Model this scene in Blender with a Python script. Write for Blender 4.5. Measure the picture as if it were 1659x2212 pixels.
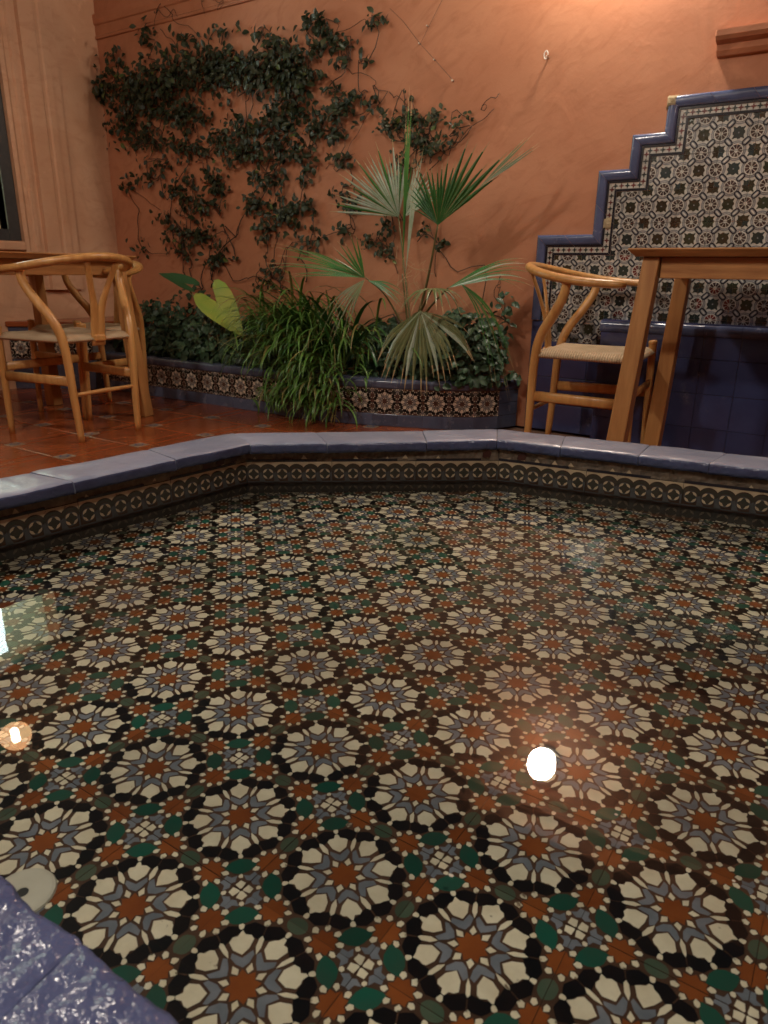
import bpy, bmesh, math, random
import numpy as np
from mathutils import Vector, Matrix, noise

random.seed(7)
R = math.radians
for o in list(bpy.data.objects):
    bpy.data.objects.remove(o)
S = bpy.context.scene
COL = S.collection

# ------------------------------------------------------------------ camera
CAMZ, PITCH, ROLL, YAW = .76, .3240, .0142, .5818
fw = Vector((-math.sin(YAW)*math.cos(PITCH), math.cos(YAW)*math.cos(PITCH), -math.sin(PITCH)))
rt0 = Vector((math.cos(YAW), math.sin(YAW), 0))
up0 = rt0.cross(fw)
rt = rt0*math.cos(ROLL) + up0*math.sin(ROLL)
up = up0*math.cos(ROLL) - rt0*math.sin(ROLL)
cd = bpy.data.cameras.new('camera')
cam = bpy.data.objects.new('camera', cd); COL.objects.link(cam)
cam.matrix_world = Matrix(((rt.x, up.x, -fw.x, 0), (rt.y, up.y, -fw.y, 0), (rt.z, up.z, -fw.z, CAMZ), (0, 0, 0, 1)))
cd.sensor_fit = 'HORIZONTAL'; cd.sensor_width = 36; cd.lens = 1542/1659*36
cd.clip_start = .02; cd.clip_end = 200
cd.dof.use_dof = True; cd.dof.focus_distance = 1.5; cd.dof.aperture_fstop = 14
S.camera = cam

# ------------------------------------------------------------------ world, night sky and moon
w = bpy.data.worlds.new('World'); S.world = w; w.use_nodes = True
nt = w.node_tree
sky = nt.nodes.new('ShaderNodeTexSky'); sky.sky_type = 'NISHITA'; sky.sun_disc = False
sky.sun_elevation = R(14); sky.sun_rotation = R(200)
sky.air_density = .5; sky.dust_density = 7; sky.ozone_density = .3
bg = nt.nodes['Background']; bg.inputs['Strength'].default_value = .012
nt.links.new(sky.outputs[0], bg.inputs['Color'])
sd = bpy.data.lights.new('moon', 'SUN'); sd.energy = .02; sd.angle = R(10); sd.color = (1, .93, .85)
so = bpy.data.objects.new('moon', sd); COL.objects.link(so)
so.rotation_euler = (R(60), 0, R(20))
S.view_settings.view_transform = 'Standard'; S.view_settings.look = 'None'
S.view_settings.exposure = .88; S.view_settings.gamma = 1
S.render.engine = 'CYCLES'
S.cycles.max_bounces = 8; S.cycles.transparent_max_bounces = 8
S.cycles.sample_clamp_indirect = 4
S.cycles.caustics_reflective = False; S.cycles.caustics_refractive = False

SCONCE_W, PENDANT_W, WINDOW_E, TUBE_E = 160, 200, 1.0, 9.0

# ------------------------------------------------------------------ materials
MATS = {}
def M(name, col, rough=.5, col2=None, nscale=6, bump=0., bscale=60, spec=.5, coat=0., stretch=None, coord='pos',
      detail=4, wear=None, wscale=30, wlo=.62, whi=.68, emit=None, estr=0, metal=0, bdist=.002, fleck=0, orand=0, mid=(.35, .65), sss=0):
    m = bpy.data.materials.new(name); m.use_nodes = True
    t = m.node_tree; N = t.nodes; Lk = t.links
    b = N['Principled BSDF']
    b.inputs['Base Color'].default_value = (*col, 1)
    b.inputs['Roughness'].default_value = rough
    b.inputs['Specular IOR Level'].default_value = spec
    b.inputs['Coat Weight'].default_value = coat; b.inputs['Coat Roughness'].default_value = .08
    b.inputs['Metallic'].default_value = metal
    if emit:
        b.inputs['Emission Color'].default_value = (*emit, 1); b.inputs['Emission Strength'].default_value = estr
    if coord == 'pos':
        src = N.new('ShaderNodeNewGeometry').outputs['Position']
    else:
        src = N.new('ShaderNodeTexCoord').outputs['Object']
    if stretch:
        mp = N.new('ShaderNodeMapping'); mp.inputs['Scale'].default_value = stretch
        Lk.new(src, mp.inputs['Vector']); src = mp.outputs[0]
    cur = None
    if col2:
        n = N.new('ShaderNodeTexNoise'); n.inputs['Scale'].default_value = nscale; n.inputs['Detail'].default_value = detail
        n.inputs['Roughness'].default_value = .6
        Lk.new(src, n.inputs['Vector'])
        r = N.new('ShaderNodeMapRange'); r.inputs[1].default_value, r.inputs[2].default_value = mid
        Lk.new(n.outputs['Fac'], r.inputs[0])
        mx = N.new('ShaderNodeMix'); mx.data_type = 'RGBA'
        mx.inputs[6].default_value = (*col, 1); mx.inputs[7].default_value = (*col2, 1)
        Lk.new(r.outputs[0], mx.inputs[0]); cur = mx.outputs[2]
    if wear:
        n = N.new('ShaderNodeTexNoise'); n.inputs['Scale'].default_value = wscale; n.inputs['Detail'].default_value = 5
        n.inputs['Roughness'].default_value = .65
        Lk.new(src, n.inputs['Vector'])
        r = N.new('ShaderNodeMapRange'); r.inputs[1].default_value = wlo; r.inputs[2].default_value = whi
        Lk.new(n.outputs['Fac'], r.inputs[0])
        mx = N.new('ShaderNodeMix'); mx.data_type = 'RGBA'
        if cur: Lk.new(cur, mx.inputs[6])
        else: mx.inputs[6].default_value = (*col, 1)
        mx.inputs[7].default_value = (*wear, 1)
        Lk.new(r.outputs[0], mx.inputs[0]); cur = mx.outputs[2]
        rr = N.new('ShaderNodeMapRange'); rr.inputs[3].default_value = rough; rr.inputs[4].default_value = min(1, rough+.35)
        Lk.new(r.outputs[0], rr.inputs[0]); Lk.new(rr.outputs[0], b.inputs['Roughness'])
    if orand and cur:
        oi = N.new('ShaderNodeObjectInfo'); r = N.new('ShaderNodeMapRange'); r.inputs[3].default_value = 1-orand; r.inputs[4].default_value = 1+orand
        Lk.new(oi.outputs['Random'], r.inputs[0])
        hs = N.new('ShaderNodeHueSaturation'); Lk.new(r.outputs[0], hs.inputs['Value']); Lk.new(cur, hs.inputs['Color']); cur = hs.outputs[0]
    if cur: Lk.new(cur, b.inputs['Base Color'])
    if bump:
        n = N.new('ShaderNodeTexNoise'); n.inputs['Scale'].default_value = bscale; n.inputs['Detail'].default_value = 4
        Lk.new(src, n.inputs['Vector'])
        bp = N.new('ShaderNodeBump'); bp.inputs['Strength'].default_value = bump; bp.inputs['Distance'].default_value = bdist
        Lk.new(n.outputs['Fac'], bp.inputs['Height']); Lk.new(bp.outputs[0], b.inputs['Normal'])
        Lk.new(bp.outputs[0], b.inputs['Coat Normal'])
    MATS[name] = m
    return m

# --- pool floor and planter glazes
M('clay_line', (.090, .045, .028), .55, (.06, .031, .02), 20, spec=.15)
M('glaze_cream', (.80, .72, .57), .3, (.66, .57, .43), 25, wear=(.18, .13, .09), wscale=34, wlo=.665, whi=.71, orand=.18, spec=.15)
M('glaze_black', (.007, .007, .008), .3, (.013, .009, .009), 30, spec=.15)
M('glaze_slate', (.21, .225, .27), .3, (.14, .155, .19), 30, spec=.15, orand=.2, wear=(.12, .09, .07), wscale=30, wlo=.70, whi=.76)
M('glaze_rust', (.27, .078, .021), .3, (.20, .054, .016), 18, orand=.25, spec=.15)
M('glaze_green', (.014, .088, .062), .3, (.026, .075, .054), 22, orand=.35, spec=.15)
M('glaze_dullgreen', (.06, .095, .065), .35, (.085, .10, .07), 25, orand=.3, spec=.15)
M('planter_grey', (.30, .27, .25), .3, (.22, .19, .18), 30)
M('planter_umber', (.10, .036, .020), .3, (.07, .024, .014), 20)
M('planter_dark', (.016, .018, .016), .3)
M('planter_cream', (.74, .64, .50), .3, (.62, .52, .39), 25, orand=.1)
# --- wall panel glazes
M('arista_cream', (.58, .55, .49), .3, (.45, .42, .365), 20, orand=.12)
M('arista_grey', (.25, .25, .255), .25, (.17, .17, .18), 25, orand=.15)
M('arista_black', (.012, .013, .02), .18, (.018, .018, .026), 20)
M('arista_leaf', (.030, .042, .026), .15, (.055, .035, .02), 9, bump=.3, bscale=120, orand=.35)
M('arista_brown', (.07, .05, .036), .2, (.045, .025, .028), 12, orand=.3)
M('arista_red', (.17, .03, .024), .22, (.10, .02, .018), 20, orand=.2)
M('arista_teal', (.014, .026, .028), .22, (.028, .034, .026), 20, orand=.35)
M('arista_joint', (.30, .25, .2), .7)
# --- blue tiles
M('cobalt', (.052, .062, .15), .12, (.040, .047, .115), 7, bump=.15, bscale=25, wear=(.11, .11, .17), wscale=9, wlo=.6, whi=.8, orand=.15)
M('cobalt_plain', (.10, .115, .175), .22, (.075, .088, .14), 9, bump=.25, bscale=35, wear=(.16, .16, .2), wscale=14, wlo=.58, whi=.75, orand=.15)
M('cobalt_trim', (.085, .102, .19), .14, (.062, .077, .15), 12, bump=.25, bscale=40, wear=(.16, .17, .25), wscale=30, wlo=.6, whi=.75, orand=.12)
M('cobalt_coping', (.275, .295, .395), .28, (.23, .25, .34), 7, bump=.55, bscale=22, bdist=.006, wear=(.33, .345, .42), wscale=13, wlo=.5, whi=.85, orand=.1)
M('cobalt_coping_shaded', (.105, .125, .25), .2, (.08, .095, .20), 7, bump=1., bscale=32, bdist=.010, wear=(.18, .19, .28), wscale=20, wlo=.6, whi=.8, orand=.08)  # same coping tile, with the near rim's shade put into its colour
M('cobalt_edge', (.065, .085, .17), .16, (.05, .06, .125), 14, bump=.9, bscale=60, bdist=.005)
M('grout', (.16, .14, .13), .85, (.10, .09, .085), 40)
# --- pool frieze
M('frieze_brown', (.035, .022, .016), .2, (.055, .035, .025), 40, bump=.2, bscale=150)
M('frieze_grey', (.075, .08, .085), .25, (.05, .055, .055), 40)
M('frieze_cream', (.50, .40, .26), .3, (.36, .28, .18), 25, wear=(.16, .12, .08), wscale=60, wlo=.62, whi=.7)
M('frieze_olive', (.03, .034, .026), .25, (.045, .04, .03), 60)
M('frieze_wine', (.045, .014, .012), .3)
M('worn_clay', (.20, .155, .11), .7, (.09, .07, .05), 35, bump=.8, bscale=90, wear=(.26, .20, .14), wscale=45, wlo=.6, whi=.72)
M('algae_wall', (.035, .03, .026), .5, (.06, .05, .042), 30)
# --- stucco
def stucco(name, c1, c2, c3):
    m = bpy.data.materials.new(name); m.use_nodes = True
    t = m.node_tree; N = t.nodes; Lk = t.links; b = N['Principled BSDF']
    pos = N.new('ShaderNodeNewGeometry').outputs['Position']
    def nz(scale, detail, st=None, dist=0):
        src = pos
        if st:
            m0 = N.new('ShaderNodeMapping'); m0.inputs['Rotation'].default_value = st[1]; Lk.new(pos, m0.inputs['Vector'])
            mp = N.new('ShaderNodeMapping'); mp.inputs['Scale'].default_value = st[0]
            Lk.new(m0.outputs[0], mp.inputs['Vector']); src = mp.outputs[0]
        n = N.new('ShaderNodeTexNoise'); n.inputs['Scale'].default_value = scale; n.inputs['Detail'].default_value = detail
        n.inputs['Roughness'].default_value = .6; n.inputs['Distortion'].default_value = dist
        Lk.new(src, n.inputs['Vector']); return n.outputs['Fac']
    def rng(f, a, c):
        r = N.new('ShaderNodeMapRange'); r.inputs[1].default_value = a; r.inputs[2].default_value = c; Lk.new(f, r.inputs[0]); return r.outputs[0]
    def mix(f, a, c):
        mx = N.new('ShaderNodeMix'); mx.data_type = 'RGBA'; Lk.new(f, mx.inputs[0])
        for k, v in ((6, a), (7, c)):
            if isinstance(v, tuple): mx.inputs[k].default_value = (*v, 1)
            else: Lk.new(v, mx.inputs[k])
        return mx.outputs[2]
    a = mix(rng(nz(1.6, 5, dist=.6), .38, .64), c1, c2)
    trowel = nz(5, 6, ((1, 1, 2.6), (0, R(28), 0)), 1.6)
    a = mix(rng(trowel, .50, .90), a, c3)
    stain = nz(2.3, 6, ((1, 1, .35), (0, 0, 0)), .8)
    a = mix(rng(stain, .60, .82), a, tuple(v*.72 for v in c2))
    pale = nz(3.1, 5, dist=1.)
    a = mix(rng(pale, .64, .80), a, tuple(min(1, v*1.18) for v in c1))
    Lk.new(a, b.inputs['Base Color'])
    b.inputs['Roughness'].default_value = .62; b.inputs['Specular IOR Level'].default_value = .35
    b1 = N.new('ShaderNodeBump'); b1.inputs['Strength'].default_value = .25; b1.inputs['Distance'].default_value = .012
    Lk.new(nz(5, 4, dist=.4), b1.inputs['Height'])
    b2 = N.new('ShaderNodeBump'); b2.inputs['Strength'].default_value = .13; b2.inputs['Distance'].default_value = .003
    Lk.new(nz(70, 4), b2.inputs['Height']); Lk.new(b1.outputs[0], b2.inputs['Normal'])
    b3 = N.new('ShaderNodeBump'); b3.inputs['Strength'].default_value = .22; b3.inputs['Distance'].default_value = .004
    Lk.new(trowel, b3.inputs['Height']); Lk.new(b2.outputs[0], b3.inputs['Normal'])
    Lk.new(b3.outputs[0], b.inputs['Normal'])
    MATS[name] = m
stucco('stucco_terracotta', (.495, .212, .112), (.425, .165, .082), (.35, .123, .056))
stucco('stucco_peach', (.62, .36, .22), (.54, .29, .165), (.47, .225, .12))
M('moulding_orange', (.44, .175, .085), .6, (.38, .135, .06), 8, bump=.3, bscale=50)
# --- floor
M('terracotta', (.32, .082, .026), .2, (.235, .055, .018), 7, bump=.35, bscale=30, bdist=.003, wear=(.40, .15, .06), wscale=12, wlo=.62, whi=.85)
M('joint_dark', (.13, .05, .025), .8, (.07, .035, .02), 30)
M('insert_cream', (.36, .27, .19), .3, (.22, .14, .09), 30)
M('insert_blue', (.05, .07, .16), .3)
M('soil', (.018, .013, .009), .95, (.035, .024, .015), 40, bump=1, bscale=50, bdist=.02)
# --- wood
M('oak', (.58, .31, .105), .33, (.45, .205, .06), 4, stretch=(9, 9, 1.0), coord='obj', bump=.08, bscale=30, detail=6)
M('oak_table', (.46, .215, .072), .42, (.28, .11, .033), 3.6, stretch=(.9, 8, 8), coord='obj', bump=.1, bscale=18, detail=7, mid=(.38, .62))
M('oak_leg', (.50, .25, .085), .42, (.34, .145, .045), 3.4, stretch=(9, 9, .8), coord='obj', bump=.1, bscale=18, detail=7)
def cord():
    m = bpy.data.materials.new('paper_cord'); m.use_nodes = True
    t = m.node_tree; N = t.nodes; Lk = t.links; b = N['Principled BSDF']
    tc = N.new('ShaderNodeTexCoord'); sp = N.new('ShaderNodeSeparateXYZ'); Lk.new(tc.outputs['Object'], sp.inputs[0])
    def ma(op, a, c=None):
        n = N.new('ShaderNodeMath'); n.operation = op
        for i, v in enumerate((a, c)):
            if v is None: continue
            if isinstance(v, (int, float)): n.inputs[i].default_value = v
            else: Lk.new(v, n.inputs[i])
        return n.outputs[0]
    ax, ay = ma('ABSOLUTE', sp.outputs[0]), ma('ABSOLUTE', sp.outputs[1])
    g = ma('GREATER_THAN', ax, ay)
    mx = N.new('ShaderNodeMix'); Lk.new(g, mx.inputs[0]); Lk.new(sp.outputs[0], mx.inputs[2]); Lk.new(sp.outputs[1], mx.inputs[3])
    s = ma('SINE', ma('MULTIPLY', mx.outputs[0], 620.))
    n = N.new('ShaderNodeTexNoise'); n.inputs['Scale'].default_value = 14; Lk.new(tc.outputs['Object'], n.inputs['Vector'])
    f = ma('ADD', ma('MULTIPLY', s, .4), n.outputs['Fac'])
    c = N.new('ShaderNodeMix'); c.data_type = 'RGBA'; c.inputs[6].default_value = (.36, .24, .13, 1); c.inputs[7].default_value = (.60, .45, .29, 1)
    Lk.new(f, c.inputs[0]); Lk.new(c.outputs[2], b.inputs['Base Color']); b.inputs['Roughness'].default_value = .75
    bp = N.new('ShaderNodeBump'); bp.inputs['Strength'].default_value = .6; bp.inputs['Distance'].default_value = .002
    Lk.new(s, bp.inputs['Height']); Lk.new(bp.outputs[0], b.inputs['Normal'])
    MATS['paper_cord'] = m
cord()
# --- plants
M('vine_leaf', (.019, .032, .013), .42, (.042, .044, .018), 9, spec=.3, orand=.3)
M('vine_young', (.10, .12, .025), .4, (.06, .09, .02), 12)
M('vine_stem', (.07, .035, .018), .8, (.045, .022, .012), 20)
M('ivy_leaf', (.036, .074, .036), .45, (.052, .095, .046), 14, spec=.4, orand=.35)
M('palm_green', (.035, .13, .030), .34, (.05, .17, .035), 16, stretch=(1, 1, 1))
M('palm_dark', (.012, .080, .014), .34, (.030, .125, .024), 26)
M('palm_pale', (.40, .46, .37), .3, (.26, .34, .22), 22)
M('palm_olive', (.11, .14, .05), .4, (.16, .17, .07), 14)
M('palm_tip', (.38, .27, .13), .6)
M('palm_stalk', (.10, .11, .035), .5, (.16, .12, .05), 30)
M('palm_trunk', (.07, .04, .022), .85, (.035, .02, .012), 30, bump=1, bscale=40, bdist=.01)
M('grass_blade', (.075, .185, .028), .38, (.12, .225, .045), 16, orand=.35)
M('grass_dry', (.23, .17, .05), .5, (.15, .15, .04), 12)
M('taro_leaf', (.20, .30, .045), .38, (.28, .31, .05), 9, detail=2)
M('taro_dark', (.03, .08, .03), .35)
M('taro_rib', (.32, .36, .09), .45)
# --- odds
M('white_plastic', (.62, .58, .50), .4, (.5, .46, .38), 12)
M('black_hole', (.01, .01, .01), .6)
M('plaster_patch', (.42, .33, .2), .85, (.3, .22, .12), 60, bump=1, bscale=70, bdist=.008)
M('steel', (.55, .5, .45), .35, metal=1)
M('frame_grey', (.028, .026, .026), .4, (.04, .038, .036), 20)
M('rattan', (.22, .12, .05), .6, (.15, .08, .03), 20)
M('lamp_white', (.9, .88, .84), .4, emit=(1, .90, .75), estr=1)
M('bulb_warm', (.9, .8, .6), .4, emit=(1, .91, .79), estr=1)
M('bulb_soft', (.9, .8, .6), .4, emit=(1, .55, .27), estr=6)
def bulb_glass():
    m = MATS['bulb_soft']; t = m.node_tree; N = t.nodes; Lk = t.links
    tr = N.new('ShaderNodeBsdfTransparent'); mx = N.new('ShaderNodeMixShader'); mx.inputs[0].default_value = .45
    Lk.new(tr.outputs[0], mx.inputs[1]); Lk.new(N['Principled BSDF'].outputs[0], mx.inputs[2]); Lk.new(mx.outputs[0], N['Material Output'].inputs['Surface'])
bulb_glass()
M('filament', (.9, .8, .6), .4, emit=(1, .80, .55), estr=110)
M('lit_room', (.5, .55, .4), .8, emit=(.62, .66, .42), estr=WINDOW_E)
M('lit_tube', (.9, .9, .9), .5, emit=(.80, .97, 1), estr=TUBE_E)
M('wire', (.10, .05, .03), .6)
def water_mat():
    m = bpy.data.materials.new('pool_water'); m.use_nodes = True
    t = m.node_tree; N = t.nodes; Lk = t.links
    N.remove(N['Principled BSDF'])
    fr = N.new('ShaderNodeFresnel'); fr.inputs['IOR'].default_value = 1.333
    tr = N.new('ShaderNodeBsdfTransparent'); tr.inputs[0].default_value = (.93, .94, .90, 1)
    gl = N.new('ShaderNodeBsdfGlossy'); gl.inputs['Roughness'].default_value = .012; gl.inputs[0].default_value = (1, 1, 1, 1)
    mx = N.new('ShaderNodeMixShader'); Lk.new(fr.outputs[0], mx.inputs[0]); Lk.new(tr.outputs[0], mx.inputs[1]); Lk.new(gl.outputs[0], mx.inputs[2])
    n = N.new('ShaderNodeTexNoise'); n.inputs['Scale'].default_value = 7; n.inputs['Detail'].default_value = 2
    Lk.new(N.new('ShaderNodeNewGeometry').outputs['Position'], n.inputs['Vector'])
    bp = N.new('ShaderNodeBump'); bp.inputs['Strength'].default_value = .07; bp.inputs['Distance'].default_value = .004
    Lk.new(n.outputs['Fac'], bp.inputs['Height']); Lk.new(bp.outputs[0], gl.inputs['Normal']); Lk.new(bp.outputs[0], fr.inputs['Normal'])
    Lk.new(mx.outputs[0], N['Material Output'].inputs['Surface'])
    MATS['pool_water'] = m
water_mat()
def glass_mat():
    m = bpy.data.materials.new('window_glass'); m.use_nodes = True
    t = m.node_tree; N = t.nodes; Lk = t.links
    N.remove(N['Principled BSDF'])
    fr = N.new('ShaderNodeFresnel'); fr.inputs['IOR'].default_value = 1.5
    tr = N.new('ShaderNodeBsdfTransparent'); tr.inputs[0].default_value = (.95, .97, .95, 1)
    gl = N.new('ShaderNodeBsdfGlossy'); gl.inputs['Roughness'].default_value = .01
    mx = N.new('ShaderNodeMixShader'); Lk.new(fr.outputs[0], mx.inputs[0]); Lk.new(tr.outputs[0], mx.inputs[1]); Lk.new(gl.outputs[0], mx.inputs[2])
    Lk.new(mx.outputs[0], N['Material Output'].inputs['Surface'])
    MATS['window_glass'] = m
glass_mat()

# ------------------------------------------------------------------ mesh helpers
class PM:
    """collects polygons with a material each, becomes ONE mesh"""
    def __init__(s): s.v = []; s.f = []; s.mi = []; s.mats = []
    def m(s, name):
        if name not in s.mats: s.mats.append(name)
        return s.mats.index(name)
    def face(s, pts, mat):
        i = len(s.v); s.v += [tuple(p) for p in pts]; s.f.append(tuple(range(i, i+len(pts)))); s.mi.append(s.m(mat))
    def poly(s, pts, z, mat): s.face([(x, y, z) for x, y in pts], mat)
    def prism(s, pts, z0, z1, mat, bot=False):
        n = len(pts)
        s.face([(x, y, z1) for x, y in pts], mat)
        for i in range(n):
            a, b = pts[i], pts[(i+1) % n]
            s.face([(a[0], a[1], z0), (b[0], b[1], z0), (b[0], b[1], z1), (a[0], a[1], z1)], mat)
        if bot: s.face([(x, y, z0) for x, y in reversed(pts)], mat)
    def box(s, a, b, mat, T=None):
        x0, y0, z0 = a; x1, y1, z1 = b
        c = [(x0,y0,z0),(x1,y0,z0),(x1,y1,z0),(x0,y1,z0),(x0,y0,z1),(x1,y0,z1),(x1,y1,z1),(x0,y1,z1)]
        if T: c = [tuple(T @ Vector(p)) for p in c]
        i = len(s.v); s.v += c
        for q in ((3,2,1,0),(4,5,6,7),(0,1,5,4),(1,2,6,5),(2,3,7,6),(3,0,4,7)):
            s.f.append(tuple(i+k for k in q)); s.mi.append(s.m(mat))
    def grid(s, rows, mat, close=False):
        i = len(s.v); n = len(rows[0])
        for r in rows: s.v += [tuple(p) for p in r]
        for a in range(len(rows)-1):
            for b in range(n if close else n-1):
                c = (b+1) % n
                s.f.append((i+a*n+b, i+a*n+c, i+(a+1)*n+c, i+(a+1)*n+b)); s.mi.append(s.m(mat))
    def tube(s, pts, rad, mat, seg=8, flat=(1, 1), cap=True, upv=None):
        P = [Vector(p) for p in pts]; n = len(P)
        if isinstance(rad, (int, float)): rad = [rad]*n
        rows = []; prev = None
        for k in range(n):
            d = (P[min(k+1, n-1)]-P[max(k-1, 0)]).normalized()
            if prev is None:
                ref = Vector(upv) if upv else (Vector((0, 0, 1)) if abs(d.z) < .9 else Vector((1, 0, 0)))
                u = (ref - d*ref.dot(d)).normalized()
            else: u = (prev - d*prev.dot(d)).normalized()
            prev = u; v = d.cross(u)
            rows.append([P[k]+(u*math.cos(2*math.pi*j/seg)*flat[0]+v*math.sin(2*math.pi*j/seg)*flat[1])*rad[k] for j in range(seg)])
        i0 = len(s.v); s.grid(rows, mat, True)
        if cap:
            s.f.append(tuple(i0+j for j in reversed(range(seg)))); s.mi.append(s.m(mat))
            e = i0+(n-1)*seg; s.f.append(tuple(e+j for j in range(seg))); s.mi.append(s.m(mat))
    def mesh(s, name, smooth=False):
        me = bpy.data.meshes.new(name); me.from_pydata(s.v, [], s.f)
        for m in s.mats: me.materials.append(MATS[m])
        me.polygons.foreach_set('material_index', s.mi)
        if smooth: me.polygons.foreach_set('use_smooth', [True]*len(s.f))
        me.update(); return me
    def build(s, name, parent=None, T=None, smooth=False): return link(name, s.mesh(name, smooth), parent, T)

def link(name, data, parent=None, T=None):
    """T is the world matrix"""
    o = bpy.data.objects.new(name, data); COL.objects.link(o)
    T = T or Matrix()
    if parent:
        o.parent = parent; o.matrix_basis = WORLD[parent.name].inverted() @ T
    else: o.matrix_basis = T
    WORLD[o.name] = T.copy()
    return o
WORLD = {}
def tag(o, label=None, cat=None, group=None, kind=None):
    if label: o['label'] = label
    if cat: o['category'] = cat
    if group: o['group'] = group
    if kind: o['kind'] = kind
    return o
def thing(name, label, cat, loc=(0, 0, 0), rz=0, group=None):
    o = link(name, None, None, Matrix.Translation(loc) @ Matrix.Rotation(rz, 4, 'Z'))
    return tag(o, label, cat, group)
def bevel_mesh(me, w, seg=2, angle=.5):
    bm = bmesh.new(); bm.from_mesh(me); bmesh.ops.remove_doubles(bm, verts=bm.verts, dist=1e-5)
    es = [e for e in bm.edges if len(e.link_faces) == 2 and e.calc_face_angle() > angle]
    bmesh.ops.bevel(bm, geom=es, offset=w, segments=seg, affect='EDGES', profile=.5)
    bm.to_mesh(me); bm.free(); me.polygons.foreach_set('use_smooth', [False]*len(me.polygons)); return me
def chaikin(p, it=1):
    for _ in range(it):
        q = []
        for i in range(len(p)):
            a, b = p[i], p[(i+1) % len(p)]
            q += [(a[0]*.75+b[0]*.25, a[1]*.75+b[1]*.25), (a[0]*.25+b[0]*.75, a[1]*.25+b[1]*.75)]
        p = q
    return p
def clip(p, h):
    for ax, sg in ((0, 1), (0, -1), (1, 1), (1, -1)):
        q = []
        for i in range(len(p)):
            a, b = p[i], p[(i+1) % len(p)]
            da, db = h-sg*a[ax], h-sg*b[ax]
            if da >= 0: q.append(a)
            if (da >= 0) != (db >= 0):
                t = da/(da-db); q.append((a[0]+t*(b[0]-a[0]), a[1]+t*(b[1]-a[1])))
        p = q
        if len(p) < 3: return []
    return p
def rot(p, a, c=(0, 0)):
    ca, sa = math.cos(a), math.sin(a)
    return [(c[0]+x*ca-y*sa, c[1]+x*sa+y*ca) for x, y in p]
def circ(r, n=16, c=(0, 0), a0=0): return [(c[0]+r*math.cos(a0+2*math.pi*i/n), c[1]+r*math.sin(a0+2*math.pi*i/n)) for i in range(n)]
def crom(P, n):
    P = [Vector(p) for p in P]; out = []
    Q = [2*P[0]-P[1]]+P+[2*P[-1]-P[-2]]
    for i in range(len(P)-1):
        a, b, c, d = Q[i:i+4]
        for k in range(n):
            t = k/n
            out.append(.5*((2*b)+(c-a)*t+(2*a-5*b+4*c-d)*t*t+(3*b-a-3*c+d)*t**3))
    out.append(P[-1]); return out

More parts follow.
